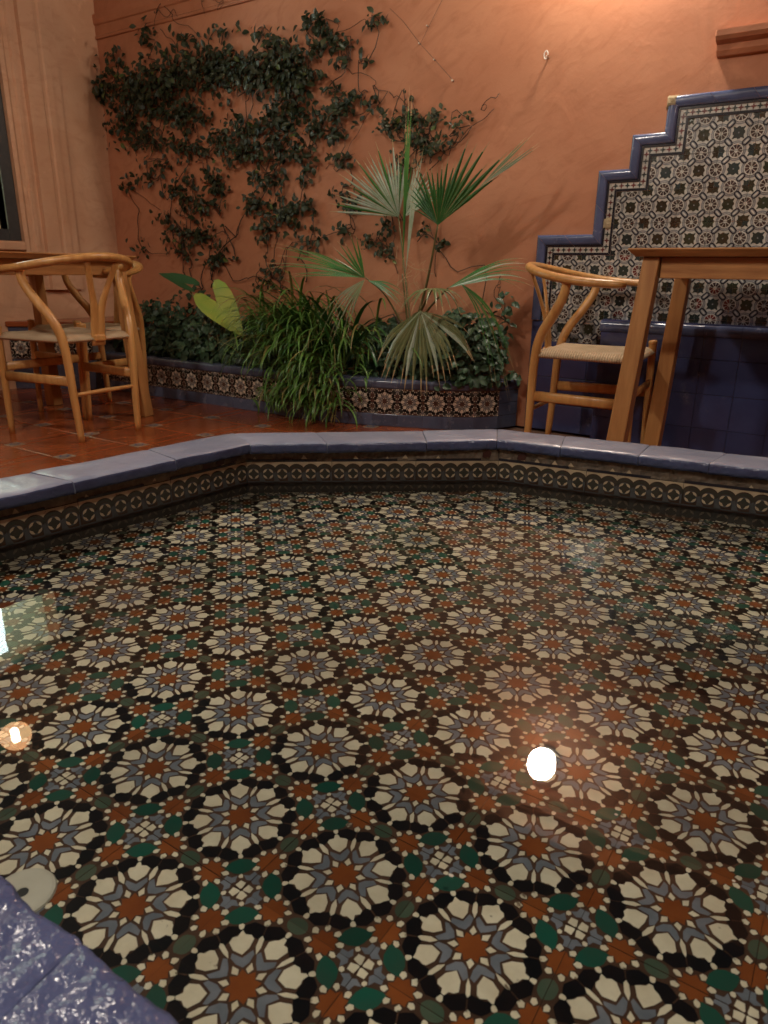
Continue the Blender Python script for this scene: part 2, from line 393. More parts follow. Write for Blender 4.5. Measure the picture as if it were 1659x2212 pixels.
# ------------------------------------------------------------------ glazed tile meshes
def star_tile(seed, s, joint=.00022, thick=.0012, slate='glaze_slate', rust='glaze_rust', green='glaze_green', dull='glaze_dullgreen', cream='glaze_cream', line='clay_line'):
    rnd = random.Random(seed); pm = PM(); h = .5-joint/s
    base = [(-h, -h), (h, -h), (h, h), (-h, h)]
    pm.prism([(x*s, y*s) for x, y in base], -thick, 0, line)
    def put(p, mat, lv=1, c=1, j=.0035):
        p = [(x+rnd.uniform(-j, j), y+rnd.uniform(-j, j)) for x, y in p]
        if c: p = chaikin(p, c)
        p = clip(p, h-.0005)
        if len(p) > 2: pm.poly([(x*s, y*s) for x, y in p], lv*.00035, mat)
    q = math.pi/4
    st = []
    for k in range(16): st.append(((.112 if k % 2 == 0 else .078)*math.cos(k*q/2), (.112 if k % 2 == 0 else .078)*math.sin(k*q/2)))
    put(st, rust, 1, 0, .002)
    sym = lambda up: up+[(x, -y) for x, y in reversed(up) if y > 1e-6]
    # dark ring the hearts are painted on
    ring = []
    for k in range(64):
        a = 2*math.pi*k/64; r = .428+.015*math.cos(16*a+math.pi)
        ring.append((r*math.cos(a), r*math.sin(a)))
    inner = []
    for k in range(64):
        a = 2*math.pi*k/64; r = .338+.026*math.cos(8*a)
        inner.append((r*math.cos(a), r*math.sin(a)))
    for k in range(64):
        q4 = [inner[k], ring[k], ring[(k+1) % 64], inner[(k+1) % 64]]
        if k % 4 == 0: q4 = [inner[k], ring[k], ring[(k+1) % 64], inner[(k+1) % 64]]
        put(q4, 'glaze_black', 1, 0, 0)
    for k in range(8):
        a = k*q
        put(rot([(.126, 0), (.150, .040), (.200, .074), (.232, .064), (.187, .0), (.232, -.064), (.200, -.074), (.150, -.040)], a), slate, 1, 0, .004)
        put(rot(sym([(.203, 0), (.250, .054), (.312, .074), (.338, .056), (.347, .026), (.380, .006)]), a), cream, 2, 0, .0065)
        put(rot(sym([(.084, 0), (.113, .024), (.156, 0)]), a+q/2), cream, 1, 0, .003)
        put(rot(sym([(.214, 0), (.262, .017), (.322, .015), (.345, 0)]), a+q/2), cream, 2, 0, .004)
        put(rot([(.352, -.004), (.395, -.003), (.428, -.007), (.428, .007), (.395, .003), (.352, .004)], a+q/2), line, 2, 0, .002)
        put(chaikin(rot([(.393, -.014), (.425, -.020), (.432, 0), (.425, .020), (.393, .014), (.386, 0)], a), 1), cream, 3, 0, .002)
    for k in range(4):
        a = k*2*q
        put(rot([(.438, 0), (.450, .052), (.5, .082), (.550, .052), (.562, 0), (.550, -.052), (.5, -.082), (.450, -.052)], a), dull, 1, 1)
        for sg in (1, -1):
            c = (.5, .212*sg)
            stp = [(c[0]+(.096 if i % 2 == 0 else .070)*math.cos(i*q/2), c[1]+(.096 if i % 2 == 0 else .070)*math.sin(i*q/2)) for i in range(16)]
            put(rot(stp, a), rust, 1, 0, .002)
            for i in range(8):
                an = q/2+i*q
                w = [(.076, 0), (.098, .022), (.122, .015), (.130, 0), (.122, -.015), (.098, -.022)]
                put(rot(rot(w, an, c), a), cream, 2, 0, .004)
        d = a+q
        put(rot([(.428, 0), (.444, .055), (.478, .098), (.497, .116), (.516, .098), (.552, .055), (.570, 0), (.552, -.055), (.516, -.098), (.497, -.116), (.478, -.098), (.444, -.055)], d), green, 1, 0)
        put(circ(.019, 6, rot([(.590, 0)], d)[0]), cream, 2, 0, .003)
        put(rot([(.622, 0), (.652, .037), (.696, .007), (.696, -.007), (.652, -.037)], d), cream, 1, 0, .003)
        for sg in (1, -1):
            put(rot([(.580, .022*sg), (.592, .062*sg), (.566, .098*sg), (.610, .128*sg), (.642, .080*sg), (.630, .036*sg)], d), slate, 1, 0, .003)
    return pm.mesh('star_tile')

def arista_tile(seed, s, leaf='arista_leaf', wheel='arista_brown'):
    rnd = random.Random(seed); pm = PM(); h = .5-.0006/s
    pm.prism([(x*s, y*s) for x, y in ((-h, -h), (h, -h), (h, h), (-h, h))], -.009, 0, 'arista_cream')
    def put(p, mat, lv=1, c=1, j=.003):
        p = [(x+rnd.uniform(-j, j), y+rnd.uniform(-j, j)) for x, y in p]
        if c: p = chaikin(p, c)
        p = clip(p, h-.001)
        if len(p) > 2: pm.poly([(x*s, y*s) for x, y in p], lv*.0004, mat)
    def flower(c):
        pts = []
        for k in range(8):
            a = k*math.pi/4
            R0 = .190 if k % 2 == 0 else .245
            for da, rr in ((-.26, .155), (-.17, .180), (-.09, R0*.88), (0, R0), (.09, R0*.88), (.17, .180)):
                pts.append((c[0]+rr*math.cos(a+da), c[1]+rr*math.sin(a+da)))
        put(pts, leaf, 1, 0, .004)
    flower((0, 0)); put(circ(.022, 8), 'arista_grey', 2, 0)
    for k in range(4): flower(rot([(.5, .5)], k*math.pi/2)[0])
    for k in range(4):
        a = k*math.pi/2; c = rot([(.5, 0)], a)[0]
        put(circ(.285, 28, c), 'arista_grey', 2, 0, .002)
        put(circ(.245, 24, c), 'arista_cream', 3, 0, .001)
        put(circ(.236, 24, c), 'arista_grey', 4, 0, .001)
        put(circ(.216, 24, c), 'arista_black', 5, 0, .001)
        put(circ(.208, 24, c), 'arista_cream', 6, 0, .001)
        for i in range(9):
            an = (i+.5)*2*math.pi/9+seed
            put(rot([(.055, -.014), (.168, -.049), (.176, 0), (.168, .049), (.055, .014)], an, c), wheel, 7, 0, .003)
    for k in range(4):
        a = k*math.pi/2+math.pi/4; c = rot([(.3536, 0)], a)[0]
        # chain link across the gap between two wheels
        put(rot(chaikin([(-.075, -.135), (.075, -.135), (.095, 0), (.075, .135), (-.075, .135), (-.095, 0)], 1), a, c), 'arista_black', 8, 1, .002)
        put(rot(chaikin([(-.042, -.105), (.042, -.105), (.05, 0), (.042, .105), (-.042, .105), (-.05, 0)], 1), a, c), 'arista_grey', 9, 1, .002)
        put(rot([(-.017, -.075), (.02, -.075), (.026, 0), (.02, .075), (-.017, .075), (-.022, 0)], a, c), 'arista_cream', 10, 1, .002)
    return pm.mesh('arista_tile')

# ================================================================== THE SETTING
# ---- terrace
ter = PM(); ter.box((-12, -6, -.3), (8, 3.6, -.012), 'joint_dark')
terrace = tag(ter.build('terrace'), kind='structure')
U, V = .375, .325
def tile_slab(sx, sy, mat, r=.004, h=.014):
    pm = PM()
    b = [(-sx/2, -sy/2), (sx/2, -sy/2), (sx/2, sy/2), (-sx/2, sy/2)]
    t = [(-sx/2+r, -sy/2+r), (sx/2-r, -sy/2+r), (sx/2-r, sy/2-r), (-sx/2+r, sy/2-r)]
    pm.grid([[(x, y, -h) for x, y in b], [(x, y, -r*.5) for x, y in b], [(x, y, 0) for x, y in t]], mat, True)
    pm.poly(t, 0, mat); return pm
slab_big = [tile_slab(U-.07-.004, V-.004, 'terracotta').mesh('floor_tile') for _ in range(1)]
slab_thin = tile_slab(.066, V-.07-.004, 'terracotta').mesh('floor_tile')
ins = tile_slab(.066, .066, 'insert_cream', .002)
ins.poly([(0, -.027), (.027, 0), (0, .027), (-.027, 0)], .0006, 'insert_blue'); ins.poly([(0, -.016), (.016, 0), (0, .016), (-.016, 0)], .0012, 'insert_cream')
insert_mesh = ins.mesh('insert_tile')
for j in range(-5, 5):
    for i in range(-5, 9):
        x = -3.058+i*U+j*.078; y = 2.04+j*V
        if x < -4.9 or x > -.2 or y > 3.3 or y < .35: continue
        if x > -1.25 and y < 1.75: continue
        jz = random.uniform(-.0012, .0008); tl = lambda: Matrix.Rotation(random.uniform(-.004, .004), 4, 'X') @ Matrix.Rotation(random.uniform(-.004, .004), 4, 'Y')
        link('floor_tile', slab_big[0], terrace, Matrix.Translation((x+U/2, y+V/2-.035, jz)) @ tl())
        link('floor_tile', slab_thin, terrace, Matrix.Translation((x, y+V/2, jz)) @ tl())
        link('insert_tile', insert_mesh, terrace, Matrix.Translation((x, y, 0)) @ Matrix.Rotation(random.choice((0, .03, -.03)), 4, 'Z'))

# ---- back wall
WY = 3.5
bw = thing('back_wall', 'tall terracotta stucco wall behind the plants and tile panel', 'wall', (-1.5, WY, 0))
pm = PM()
nx, nz = 60, 40
pm.grid([[(-4.66+i*(7.5)/nx, WY+.006*noise.noise(Vector((i*.21, j*.19, 3))), j*2.985/nz) for i in range(nx+1)] for j in range(nz+1)], 'stucco_terracotta')
pm.box((-4.66, WY+.03, 0), (2.84, WY+.3, 2.985), 'stucco_terracotta')
pm.build('plaster', bw, smooth=True)
pm = PM()
prof = [(0, 2.190), (.010, 2.193), (.013, 2.206), (.006, 2.214), (.006, 2.268), (.014, 2.274), (.018, 2.30), (.018, 2.33), (0, 2.334)]
pm.grid([[(x, WY-.002-d, z) for d, z in prof] for x in (-4.66, -2.2)], 'moulding_orange')
pm.build('cornice', bw)
pm = PM()
prof = [(0, 2.62), (.03, 2.63), (.04, 2.70), (.07, 2.73), (.07, 2.80), (.12, 2.86), (.13, 2.985), (-.25, 2.99)]
pm.grid([[(x, WY-.002-d, z) for d, z in prof] for x in (-4.66, 2.84)], 'moulding_orange')
pm.build('cornice', bw)
# right window ledge
ld = thing('window_ledge', 'moulded terracotta window ledge jutting from wall above tile panel', 'ledge', (-.4, WY, 1.6))
pm = PM()
prof = [(0, 1.595), (.03, 1.597), (.045, 1.612), (.05, 1.632), (.085, 1.640), (.10, 1.652), (.10, 1.672), (0, 1.678)]
xs = [-.725+.012*k for k in range(2)]+[1.2]
pm.grid([[(x if k else -.722, WY+.004-d*(1 if k else .97), z) for d, z in prof] for k, x in enumerate([-.722, -.718, 1.2])], 'stucco_terracotta')
pm.face([(-.722, WY+.004-d*.97, z) for d, z in reversed(prof)], 'stucco_terracotta')
pm.build('sill', ld)
pm = PM(); pm.box((-.665, WY-.012, 1.679), (1.2, WY+.02, 2.62), 'stucco_terracotta')
pm.build('plaster_band', ld)

# ---- left wall with window and surround
LX = -4.63
lw = thing('side_wall', 'peach stucco wall on the left with fluted window surround', 'wall', (LX, 2, 0))
W0, W1, WZ0, WZ1 = 1.35, 2.70, .93, 2.45
pm = PM()
for a, b in (((LX-.25, -3.2, 0), (LX, W0, 2.985)), ((LX-.25, W1, 0), (LX, WY+.2, 2.985)), ((LX-.25, W0, 0), (LX, W1, WZ0)), ((LX-.25, W0, WZ1), (LX, W1, 2.985))):
    pm.box(a, b, 'stucco_peach')
pm.build('plaster', lw)
pm = PM()   # vertical fluted architrave, profile in (y, protrusion)
prof = [(2.775, 0), (2.775, .045), (2.80, .05), (2.815, .04), (2.84, .04), (2.85, .052), (2.875, .052), (2.882, .03), (2.915, .03), (2.922, .055), (3.02, .055), (3.028, .045), (3.05, .043), (3.06, .05), (3.10, .05), (3.11, .03), (3.165, .03), (3.17, 0)]
pm.grid([[(LX+d, y, z) for y, d in prof] for z in (.62, 2.7)], 'stucco_peach')
pm.face([(LX+d, y, .62) for y, d in prof], 'stucco_peach')
pm.build('architrave', lw)
pm = PM(); pm.box((LX, 1.2, .86), (LX+.06, 2.774, .915), 'stucco_peach'); bevel = pm.mesh('sill'); bevel_mesh(bevel, .01); link('sill', bevel, lw)
wn = thing('window', 'dark grey framed window glowing pale green at left edge', 'window', (LX, 2, WZ0))
pm = PM()
fy = [(W0, W0+.07), (1.99, 2.04), (W1-.0, W1+.0745)]
for a, b in fy: pm.box((LX-.08, a, WZ0-.01), (LX+.012, b, WZ1), 'frame_grey')
for a, b in ((WZ0-.012, WZ0+.055), (WZ1-.06, WZ1+.01)):
    for (y0, y1) in ((W0+.0705, 1.9895), (2.0405, W1-.0005)): pm.box((LX-.07, y0, a), (LX+.008, y1, b), 'frame_grey')
me = pm.mesh('frame'); link('frame', me, wn)
for (y0, y1) in ((W0+.06, 2.0), (2.03, W1+.01)):
    pm = PM(); pm.box((LX-.035, y0, WZ0+.04), (LX-.031, y1, WZ1-.05), 'window_glass'); pm.build('pane', wn)
pm = PM(); pm.box((LX-.55, W0-.4, WZ0-.4), (LX-.54, W1+.4, WZ1+.4), 'lit_room'); pm.build('lit_curtain', wn)
pm = PM(); pm.box((LX-.24, 2.08, 1.72), (LX-.20, 2.36, 2.38), 'lit_tube'); pm.build('light_panel', wn)

# ---- the two patio walls behind and beside the pool
rw = thing('right_wall', 'terracotta stucco wall closing the patio on the right', 'wall', (2.6, 0, 0))
pm = PM(); pm.box((2.6, -3.2, 0), (2.85, WY+.2, 2.985), 'stucco_terracotta'); pm.build('plaster', rw)
nw = thing('near_wall', 'terracotta stucco wall closing the patio behind the viewer', 'wall', (-1, -3.2, 0))
pm = PM(); pm.box((LX-.25, -3.45, 0), (2.85, -3.2, 2.985), 'stucco_terracotta'); pm.build('plaster', nw)

# ================================================================== POOL
pool = thing('pool', 'raised octagonal fountain pool with blue coping and star tiled floor', 'pool', (-.5, 1., 0))
IN = [(-1.365, .62), (-1.292, 1.308), (-.765, 1.717), (-.08, 1.823), (.42, 1.40), (.42, .60), (-.15, .165), (-.90, .165)]
CP = [(-1.330, .625), (-1.252, 1.285), (-.768, 1.705), (-.085, 1.808), (.405, 1.39), (.405, .60), (-.155, .187), (-.905, .187)]
CT = .345; FX, FY, FZ = -.4712, .5812, .1985
def offset(P, d):
    out = []
    n = len(P)
    for i in range(n):
        a, b, c = Vector(P[i-1]), Vector(P[i]), Vector(P[(i+1) % n])
        e1, e2 = (b-a).normalized(), (c-b).normalized()
        n1, n2 = Vector((-e1.y, e1.x)), Vector((-e2.y, e2.x))   # polygon runs clockwise seen from above: left is outside
        m = (n1+n2).normalized(); k = d/max(.3, m.dot(n1)); out.append((b.x+m.x*k, b.y+m.y*k))
    return out
OUT = offset(IN, .135); BODY = offset(IN, .010)
pm = PM()
for i in range(8):
    j = (i+1) % 8
    a, b, c, d = BODY[i], BODY[j], OUT[j], OUT[i]
    pm.face([(*d, 0), (*c, 0), (*c, .316), (*d, .316)], 'cobalt')
    pm.face([(*d, .316), (*c, .316), (*b, .316), (*a, .316)], 'grout')
    pm.face([(*a, .316), (*b, .316), (*b, .15), (*a, .15)], 'algae_wall')
pm.build('basin_wall', pool)
pm = PM(); pm.face([(*p, FZ-.0012) for p in reversed(BODY)], 'clay_line'); pm.build('floor_bed', pool)

# floor tiles
TS = .14
stars = [star_tile(k, TS) for k in range(6)]
def inside(P, x, y, d):
    n = len(P); 
    for i in range(n):
        a, b = P[i], P[(i+1) % n]
        ex, ey = b[0]-a[0], b[1]-a[1]; L = math.hypot(ex, ey)
        if (-(ey)*(x-a[0])+ex*(y-a[1]))/L > d: return False
    return True
cnt = 0
for i in range(-14, 15):
    for j in range(-14, 15):
        x, y = FX+i*TS, FY+j*TS
        if inside(IN, x, y, .045):
            T = Matrix.Translation((x, y, FZ+random.uniform(-.0003, .0003))) @ Matrix.Rotation(random.choice((0, 1, 2, 3))*math.pi/2+random.uniform(-.003, .003), 4, 'Z')
            link('floor_tile', random.choice(stars), pool, T); cnt += 1
print('pool floor tiles', cnt)

# frieze tiles on the pool wall
def frieze(L, n, seed):
    rnd = random.Random(seed); pm = PM(); c = L/n; g = .0006
    z0, z1 = 0, .058
    pm.prism([(g, z0), (L-g, z0), (L-g, z1), (g, z1)], -.009, 0, 'frieze_grey')
    pm.poly([(g, .036), (L-g, .036), (L-g, z1), (g, z1)], .0006, 'frieze_cream')
    pm.poly([(g, 0), (L-g, 0), (L-g, .0022), (g, .0022)], .0006, 'frieze_wine')
    cy = .0265; j = lambda: rnd.uniform(-.0004, .0004)
    def put(p, z, m):
        p = [(min(max(x, g), L-g), y) for x, y in p]; pm.poly(p, z, m)
    for k in range(n):
        cx = (k+.5)*c+j()
        r = c*.62
        # S shaped strap: arch above, tail falling to the right
        put([(cx-r, cy-.004), *[(cx+r*math.cos(a), cy+.003+r*1.02*math.sin(a)) for a in [math.pi-math.pi*t/12 for t in range(13)]], (cx+r, .006), (cx-r*.8, .006)], .0010+k*.00002, 'frieze_brown')
    for k in range(n):
        cx = (k+.5)*c+j(); r = c*.62
        put([(cx+r*.90*math.cos(a), cy+.003+r*.90*math.sin(a)) for a in [math.pi*(1-t/10) for t in range(11)]]+[(cx+r*.60, cy+.004), (cx, cy+r*.62), (cx-r*.6, cy+.004)], .0017, 'frieze_olive')
        put(circ(c*.47, 20, (cx, cy)), .0022, 'frieze_brown')
        put(circ(c*.41, 20, (cx, cy)), .0027, 'frieze_grey')
        put(circ(c*.31, 12, (cx, cy)), .0031, 'frieze_olive')
        for q in range(4):
            a = math.pi/4+q*math.pi/2
            lens = [(c*.30*math.cos(a-.62), c*.30*math.sin(a-.62)), (c*.33*math.cos(a-.3), c*.33*math.sin(a-.3)), (c*.34*math.cos(a), c*.34*math.sin(a)), (c*.33*math.cos(a+.3), c*.33*math.sin(a+.3)), (c*.30*math.cos(a+.62), c*.30*math.sin(a+.62)), (c*.235*math.cos(a+.3), c*.235*math.sin(a+.3)), (c*.20*math.cos(a), c*.20*math.sin(a)), (c*.235*math.cos(a-.3), c*.235*math.sin(a-.3))]
            put([(cx+x*1.12, cy+y*1.12) for x, y in lens], .0036, 'frieze_cream')
        x1 = cx+c*.5
        put([(x1-.0035, cy+.002), (x1+.002, cy+.006), (x1+.004, cy-.006), (x1+.012, .006), (x1-.004, .006), (x1-.004, cy-.008)], .0029, 'frieze_grey')
    return pm.mesh('frieze_tile')
def worn(L, seed):
    """broken relief strip above the frieze"""
    rnd = random.Random(seed); pm = PM(); H = .030
    nx, nz = 26, 5
    rows = []
    for b in range(nz+1):
        row = []
        for a in range(nx+1):
            x = L*a/nx; z = H*b/nz
            d = .0035*noise.noise(Vector((x*70+seed*9, z*90, seed)))-.002+.002*math.sin(x*300)*(z/H)
            row.append((x, z, d))
        rows.append(row)
    pm.grid(rows, 'worn_clay')
    pm.box((.001, -.0005, -.006), (L*rnd.uniform(.6, 1)-.001, .0055, .0018), 'arista_black')
    for k in range(int(L/.042)):
        if rnd.random() < .5:
            x = (k+.5)*.042+rnd.uniform(-.004, .004); w = rnd.uniform(.004, .008)
            pm.poly([(x-w, .007), (x+w, .007), (x+rnd.uniform(-.002, .002), .007+w*1.4)], .0032, 'frieze_cream')
        if rnd.random() < .16:
            x = (k+.5)*.042
            pm.poly([(x-.012, .010), (x-.004, .007), (x+.009, .009), (x+.013, .022), (x+.006, .027), (x+.001, .031), (x-.004, .026), (x-.011, .021)], .0036, 'frieze_wine')
    return pm.mesh('worn_tile')
for i in range(8):
    a, b = Vector(IN[i]), Vector(IN[(i+1) % 8]); L = (b-a).length; d = (b-a)/L
    inw = Vector((d.y, -d.x))
    npc = max(1, round(L/.255)); k = L/npc
    for q in range(npc):
        p = a+d*(k*q)
        T = Matrix(((d.x, 0, inw.x, p.x), (d.y, 0, inw.y, p.y), (0, 1, 0, .2285), (0, 0, 0, 1)))
        link('frieze_tile', frieze(k, 6, i*7+q), pool, T)
        T2 = T.copy(); T2[2][3] = .2875
        link('worn_tile', worn(k, i*7+q+3), pool, T2)
# coping tiles
CO = offset(CP, .142)
for i in range(8):
    j = (i+1) % 8
    A, B, Cc, D = Vector(CP[i]), Vector(CP[j]), Vector(CO[j]), Vector(CO[i])
    L = (B-A).length; n = max(2, round(L/.19))
    near = i in (6, 7, 5)
    cuts = [0]+[(k+random.uniform(-.12, .12))/n for k in range(1, n)]+[1]
    for q in range(n):
        s0, s1 = cuts[q]+.0008/L, cuts[q+1]-.0008/L
        nu, nv = (40, 26) if near else (16, 14)
        sd_ = random.random()*50; hz = random.uniform(-.0022, .0018)
        rows = []
        # profile across: v from under inner lip, round the bullnose, over the top to the outer side
        prof = [(.012, -.027, 0), (.0, -.026, 0), (-.001, -.018, 0), (-.0005, -.008, 0), (.0006, -.0028, 0), (.0042, -.0004, 0)]
        prof += [(.0042+(.130-.0042)*t/(nv-8), 0, 0) for t in range(1, nv-7)]+[(.139, -.005, 0), (.142, -.012, 0), (.142, -.028, 0)]
        for u in range(nu+1):
            t = s0+(s1-s0)*u/nu
            ia, oa = A.lerp(B, t), D.lerp(Cc, t)
            row = []
            e = min(u, nu-u)/nu*(s1-s0)*L
            drop = .0012*max(0, 1-e/.003)
            for v, z, _ in prof:
                p = ia.lerp(oa, v/.142)
                w3 = Vector((p.x*9+sd_, p.y*9, z*9)); w4 = Vector((p.x*38, p.y*38, z*38+sd_))
                dz = .0016*noise.noise(w3)+.0007*noise.noise(w4)
                lip = 0
                if v < .01: lip = .0030*noise.noise(Vector((t*L*22, z*30, sd_)))+.0016*noise.noise(Vector((t*L*70, z*60, sd_)))
                q2 = ia.lerp(oa, (v+lip)/.142)
                row.append((q2.x, q2.y, CT+z+dz+hz-drop))
            rows.append(row)
        pm = PM(); glz = 'cobalt_coping_shaded' if i in (5, 6, 7) else 'cobalt_coping'; pm.grid(rows, glz)  # near sides take the copy darkened for the weaker light there
        # the lip faces get a darker blue than the top
        nn = len(prof)
        for k, f in enumerate(pm.f):
            if (f[0] % nn) < 4: pm.mi[k] = pm.m('cobalt_edge')
        for endrow in (rows[0], list(reversed(rows[-1]))): pm.face(endrow, glz)
        pm.build('coping_tile', pool, smooth=True)
pm = PM()
for i in range(8):
    j = (i+1) % 8
    a, b = offset(CP, .012)[i], offset(CP, .012)[j]; c, d = offset(CP, .132)[j], offset(CP, .132)[i]
    pm.face([(*d, CT-.006), (*c, CT-.006), (*b, CT-.006), (*a, CT-.006)], 'grout')
pm.build('coping_mortar', pool)
# water
WP = offset(IN, .006)
pm = PM(); pm.face([(*p, .232) for p in reversed(WP)], 'pool_water')
tag(pm.build('water'), kind='structure')
# drain cover
dr = thing('drain_cover', 'round white drain cover on the pool floor by the near coping', 'drain cover', (-.568, .252, FZ))
pm = PM()
pr_ = [(.0055, .0024), (.0065, .0030), (.026, .0030), (.0290, .0024), (.0300, .0005)]
pm.grid([[(-.568+r*math.cos(t*math.pi/16), .252+r*math.sin(t*math.pi/16), FZ+z) for t in range(32)] for r, z in pr_], 'white_plastic', True)
pm.build('ring', dr)
pm = PM(); pm.face([(-.568+0.0062*math.cos(t*math.pi/12), .252+0.0062*math.sin(t*math.pi/12), FZ+.0021) for t in range(24)], 'black_hole'); pm.build('outlet', dr)

# ================================================================== STEPPED TILE PANEL
PT = .134; X0, Z0 = -1.066, 1.384
panel = thing('tile_panel', 'stepped wall panel of relief tiles with blue border on terracotta wall', 'tile panel', (-.6, WY, .54))
steps = [(-1.334, .848), (-1.066, 1.116), (-.932, 1.25), (-.798, 1.384)]   # left x and top z of each pattern step
def wallT(x, z, d=0): return Matrix(((1, 0, 0, x), (0, 0, -1, WY-.012-d), (0, 1, 0, z), (0, 0, 0, 1)))
ar = [arista_tile(k, PT, *(('arista_leaf', 'arista_brown'), ('arista_teal', 'arista_brown'), ('arista_leaf', 'arista_brown'), ('arista_teal', 'arista_red'))[k]) for k in range(4)]
XR = .56
PZB = .546
for ci in range(0, 14):
    xl = -1.334+ci*PT
    ztop = max(z for x, z in steps if xl >= x-.01)
    z = ztop
    while z > PZB+.01:
        T = wallT(xl+PT/2, z-PT/2)
        link('relief_tile', random.choice(ar if z < .9 else ar[:3]), panel, T @ Matrix.Rotation(random.choice((0, 1, 2, 3))*math.pi/2, 4, 'Z'))
        z -= PT
# border runs along outline of steps
pts = [(-1.334, PZB)]
for k, (x, z) in enumerate(steps):
    pts.append((x, z)); pts.append((steps[k+1][0] if k < 3 else XR, z))
def off_path(P, d):
    out = []
    for i in range(len(P)):
        a = Vector(P[max(i-1, 0)]); b = Vector(P[i]); c = Vector(P[min(i+1, len(P)-1)])
        n = Vector((0, 0)); es = []
        if i > 0: es.append((b-a).normalized())
        if i < len(P)-1: es.append((c-b).normalized())
        for e in es:
            q = Vector((-e.y, e.x)); 
            if all(abs(q.dot(o_)) < .5 for o_ in [n]) or n.length == 0: n = n+q
        out.append((b.x+n.x*d, b.y+n.y*d))
    return out
def strip(d0, d1, z, name, mats, piece, thick=.010, cross=False):
    A, B = off_path(pts, d0), off_path(pts, d1)
    for i in range(len(pts)-1):
        a0, a1, b0, b1 = (Vector(A[i]), Vector(A[i+1]), Vector(B[i]), Vector(B[i+1]))
        e = (a1-a0).normalized(); L = max((a1-a0).length, (b1-b0).length)
        n = max(1, round(L/piece))
        for k in range(n):
            t0, t1 = k/n, (k+1)/n
            q = [a0.lerp(a1, t0), a0.lerp(a1, t1), b0.lerp(b1, t1), b0.lerp(b1, t0)]
            yield q, e
def wp(p, d): return (p.x, WY-.012-d, p.y)
k = 0
for q, e in strip(.001, .0455, 0, '', None, .147):
    # inner black line, cream band with crosses, outer black line
    pm = PM()
    a0, a1, b1, b0 = q
    g = e*.0006
    a0, b0, a1, b1 = a0+g, b0+g, a1-g, b1-g
    def band(f0, f1, d, m): pm.face([wp(p, d) for p in (a0.lerp(b0, f0), a1.lerp(b1, f0), a1.lerp(b1, f1), a0.lerp(b0, f1))], m)
    band(0, 1, -.001, 'arista_cream')
    band(0, .23, .0032, 'arista_black'); band(.80, 1, .0032, 'arista_black')
    pm.face([wp(p, d) for p, d in ((a0.lerp(b0, .23), .0032), (a1.lerp(b1, .23), .0032), (a1.lerp(b1, .23), -.001), (a0.lerp(b0, .23), -.001))], 'arista_black')
    nrm = Vector((-e.y, e.x)); ctr0, ctr1 = a0.lerp(b0, .515), a1.lerp(b1, .515)
    Lc = (ctr1-ctr0).length; n = max(1, round(Lc/.0245))
    for i in range(n):
        c = ctr0.lerp(ctr1, (i+.5)/n); r = .0128
        cr = []
        for a in range(4):
            an = a*math.pi/2
            for da, rr in ((-.42, .55), (-.22, .72), (0, 1.), (.22, .72), (.42, .55), (.785, .36)): cr.append((rr*r*math.cos(an+da), rr*r*math.sin(an+da)))
        pm.face([wp(c+e*x+nrm*y, .0010) for x, y in cr], 'arista_red' if k % 2 else 'arista_teal'); k += 1
    pm.build('border_tile', panel)
for q, e in strip(.046, .092, 0, '', None, .16):
    pm = PM(); a0, a1, b1, b0 = q; g = e*.0006; a0, b0, a1, b1 = a0+g, b0+g, a1-g, b1-g
    pr2 = [(0, -.004), (.02, .007), (.10, .0125), (.30, .015), (.62, .0155), (.82, .0145), (.93, .0105), (.985, .004), (1, -.011)]
    pm.grid([[wp(p.lerp(q_, f), d) for f, d in pr2] for p, q_ in ((a0, b0), (a1, b1))], 'cobalt_trim')
    if abs(b0.x-(-.891)) < .02 and abs(b0.y-1.476) < .02 or abs(b1.x-(-.891)) < .02 and abs(b1.y-1.476) < .02: pass
    pm.build('trim_tile', panel, smooth=True)
# cement patches and a broken corner
def lump(name, x, z, w, h, d, seed):
    pm = PM(); rows = []
    for b in range(9):
        row = []
        for a in range(9):
            u, v = a/8*2-1, b/8*2-1
            f = max(0, 1-max(abs(u), abs(v))**4)
            p = Vector((u*6+seed, v*6, seed))
            row.append((x+u*w/2*(1+.12*noise.noise(p*.7)), WY-.011-d*f-(.006*noise.noise(p*2) if f > 0 else -.01), z+v*h/2*(1+.12*noise.noise(p*.7+Vector((9, 0, 0))))))
        rows.append(row)
    pm.grid(rows, 'plaster_patch'); pm.build(name, panel, smooth=True)
lump('broken_corner', -.872, 1.455, .052, .052, .019, 1)
lump('cement_patch', -1.095, .985, .058, .062, .005, 2)
lump('cement_patch', -1.235, .918, .040, .020, .006, 3)
# blue dado below
dado = thing('blue_dado', 'plain dark blue tiled dado on the wall below stepped panel', 'dado', (-.6, WY, 0))
pm = PM(); pm.box((-1.424, WY-.008, 0), (XR+.1, WY+.02, .543), 'grout'); pm.build('backing', dado)
dt = tile_slab(.1475, .1335, 'cobalt', .003, .010).mesh('plain_tile')
for i in range(12):
    for j in range(4):
        link('plain_tile', dt, dado, Matrix(((1, 0, 0, -1.347+i*.149), (0, 0, -1, WY-.012), (0, 1, 0, .068+j*.1352), (0, 0, 0, 1))))
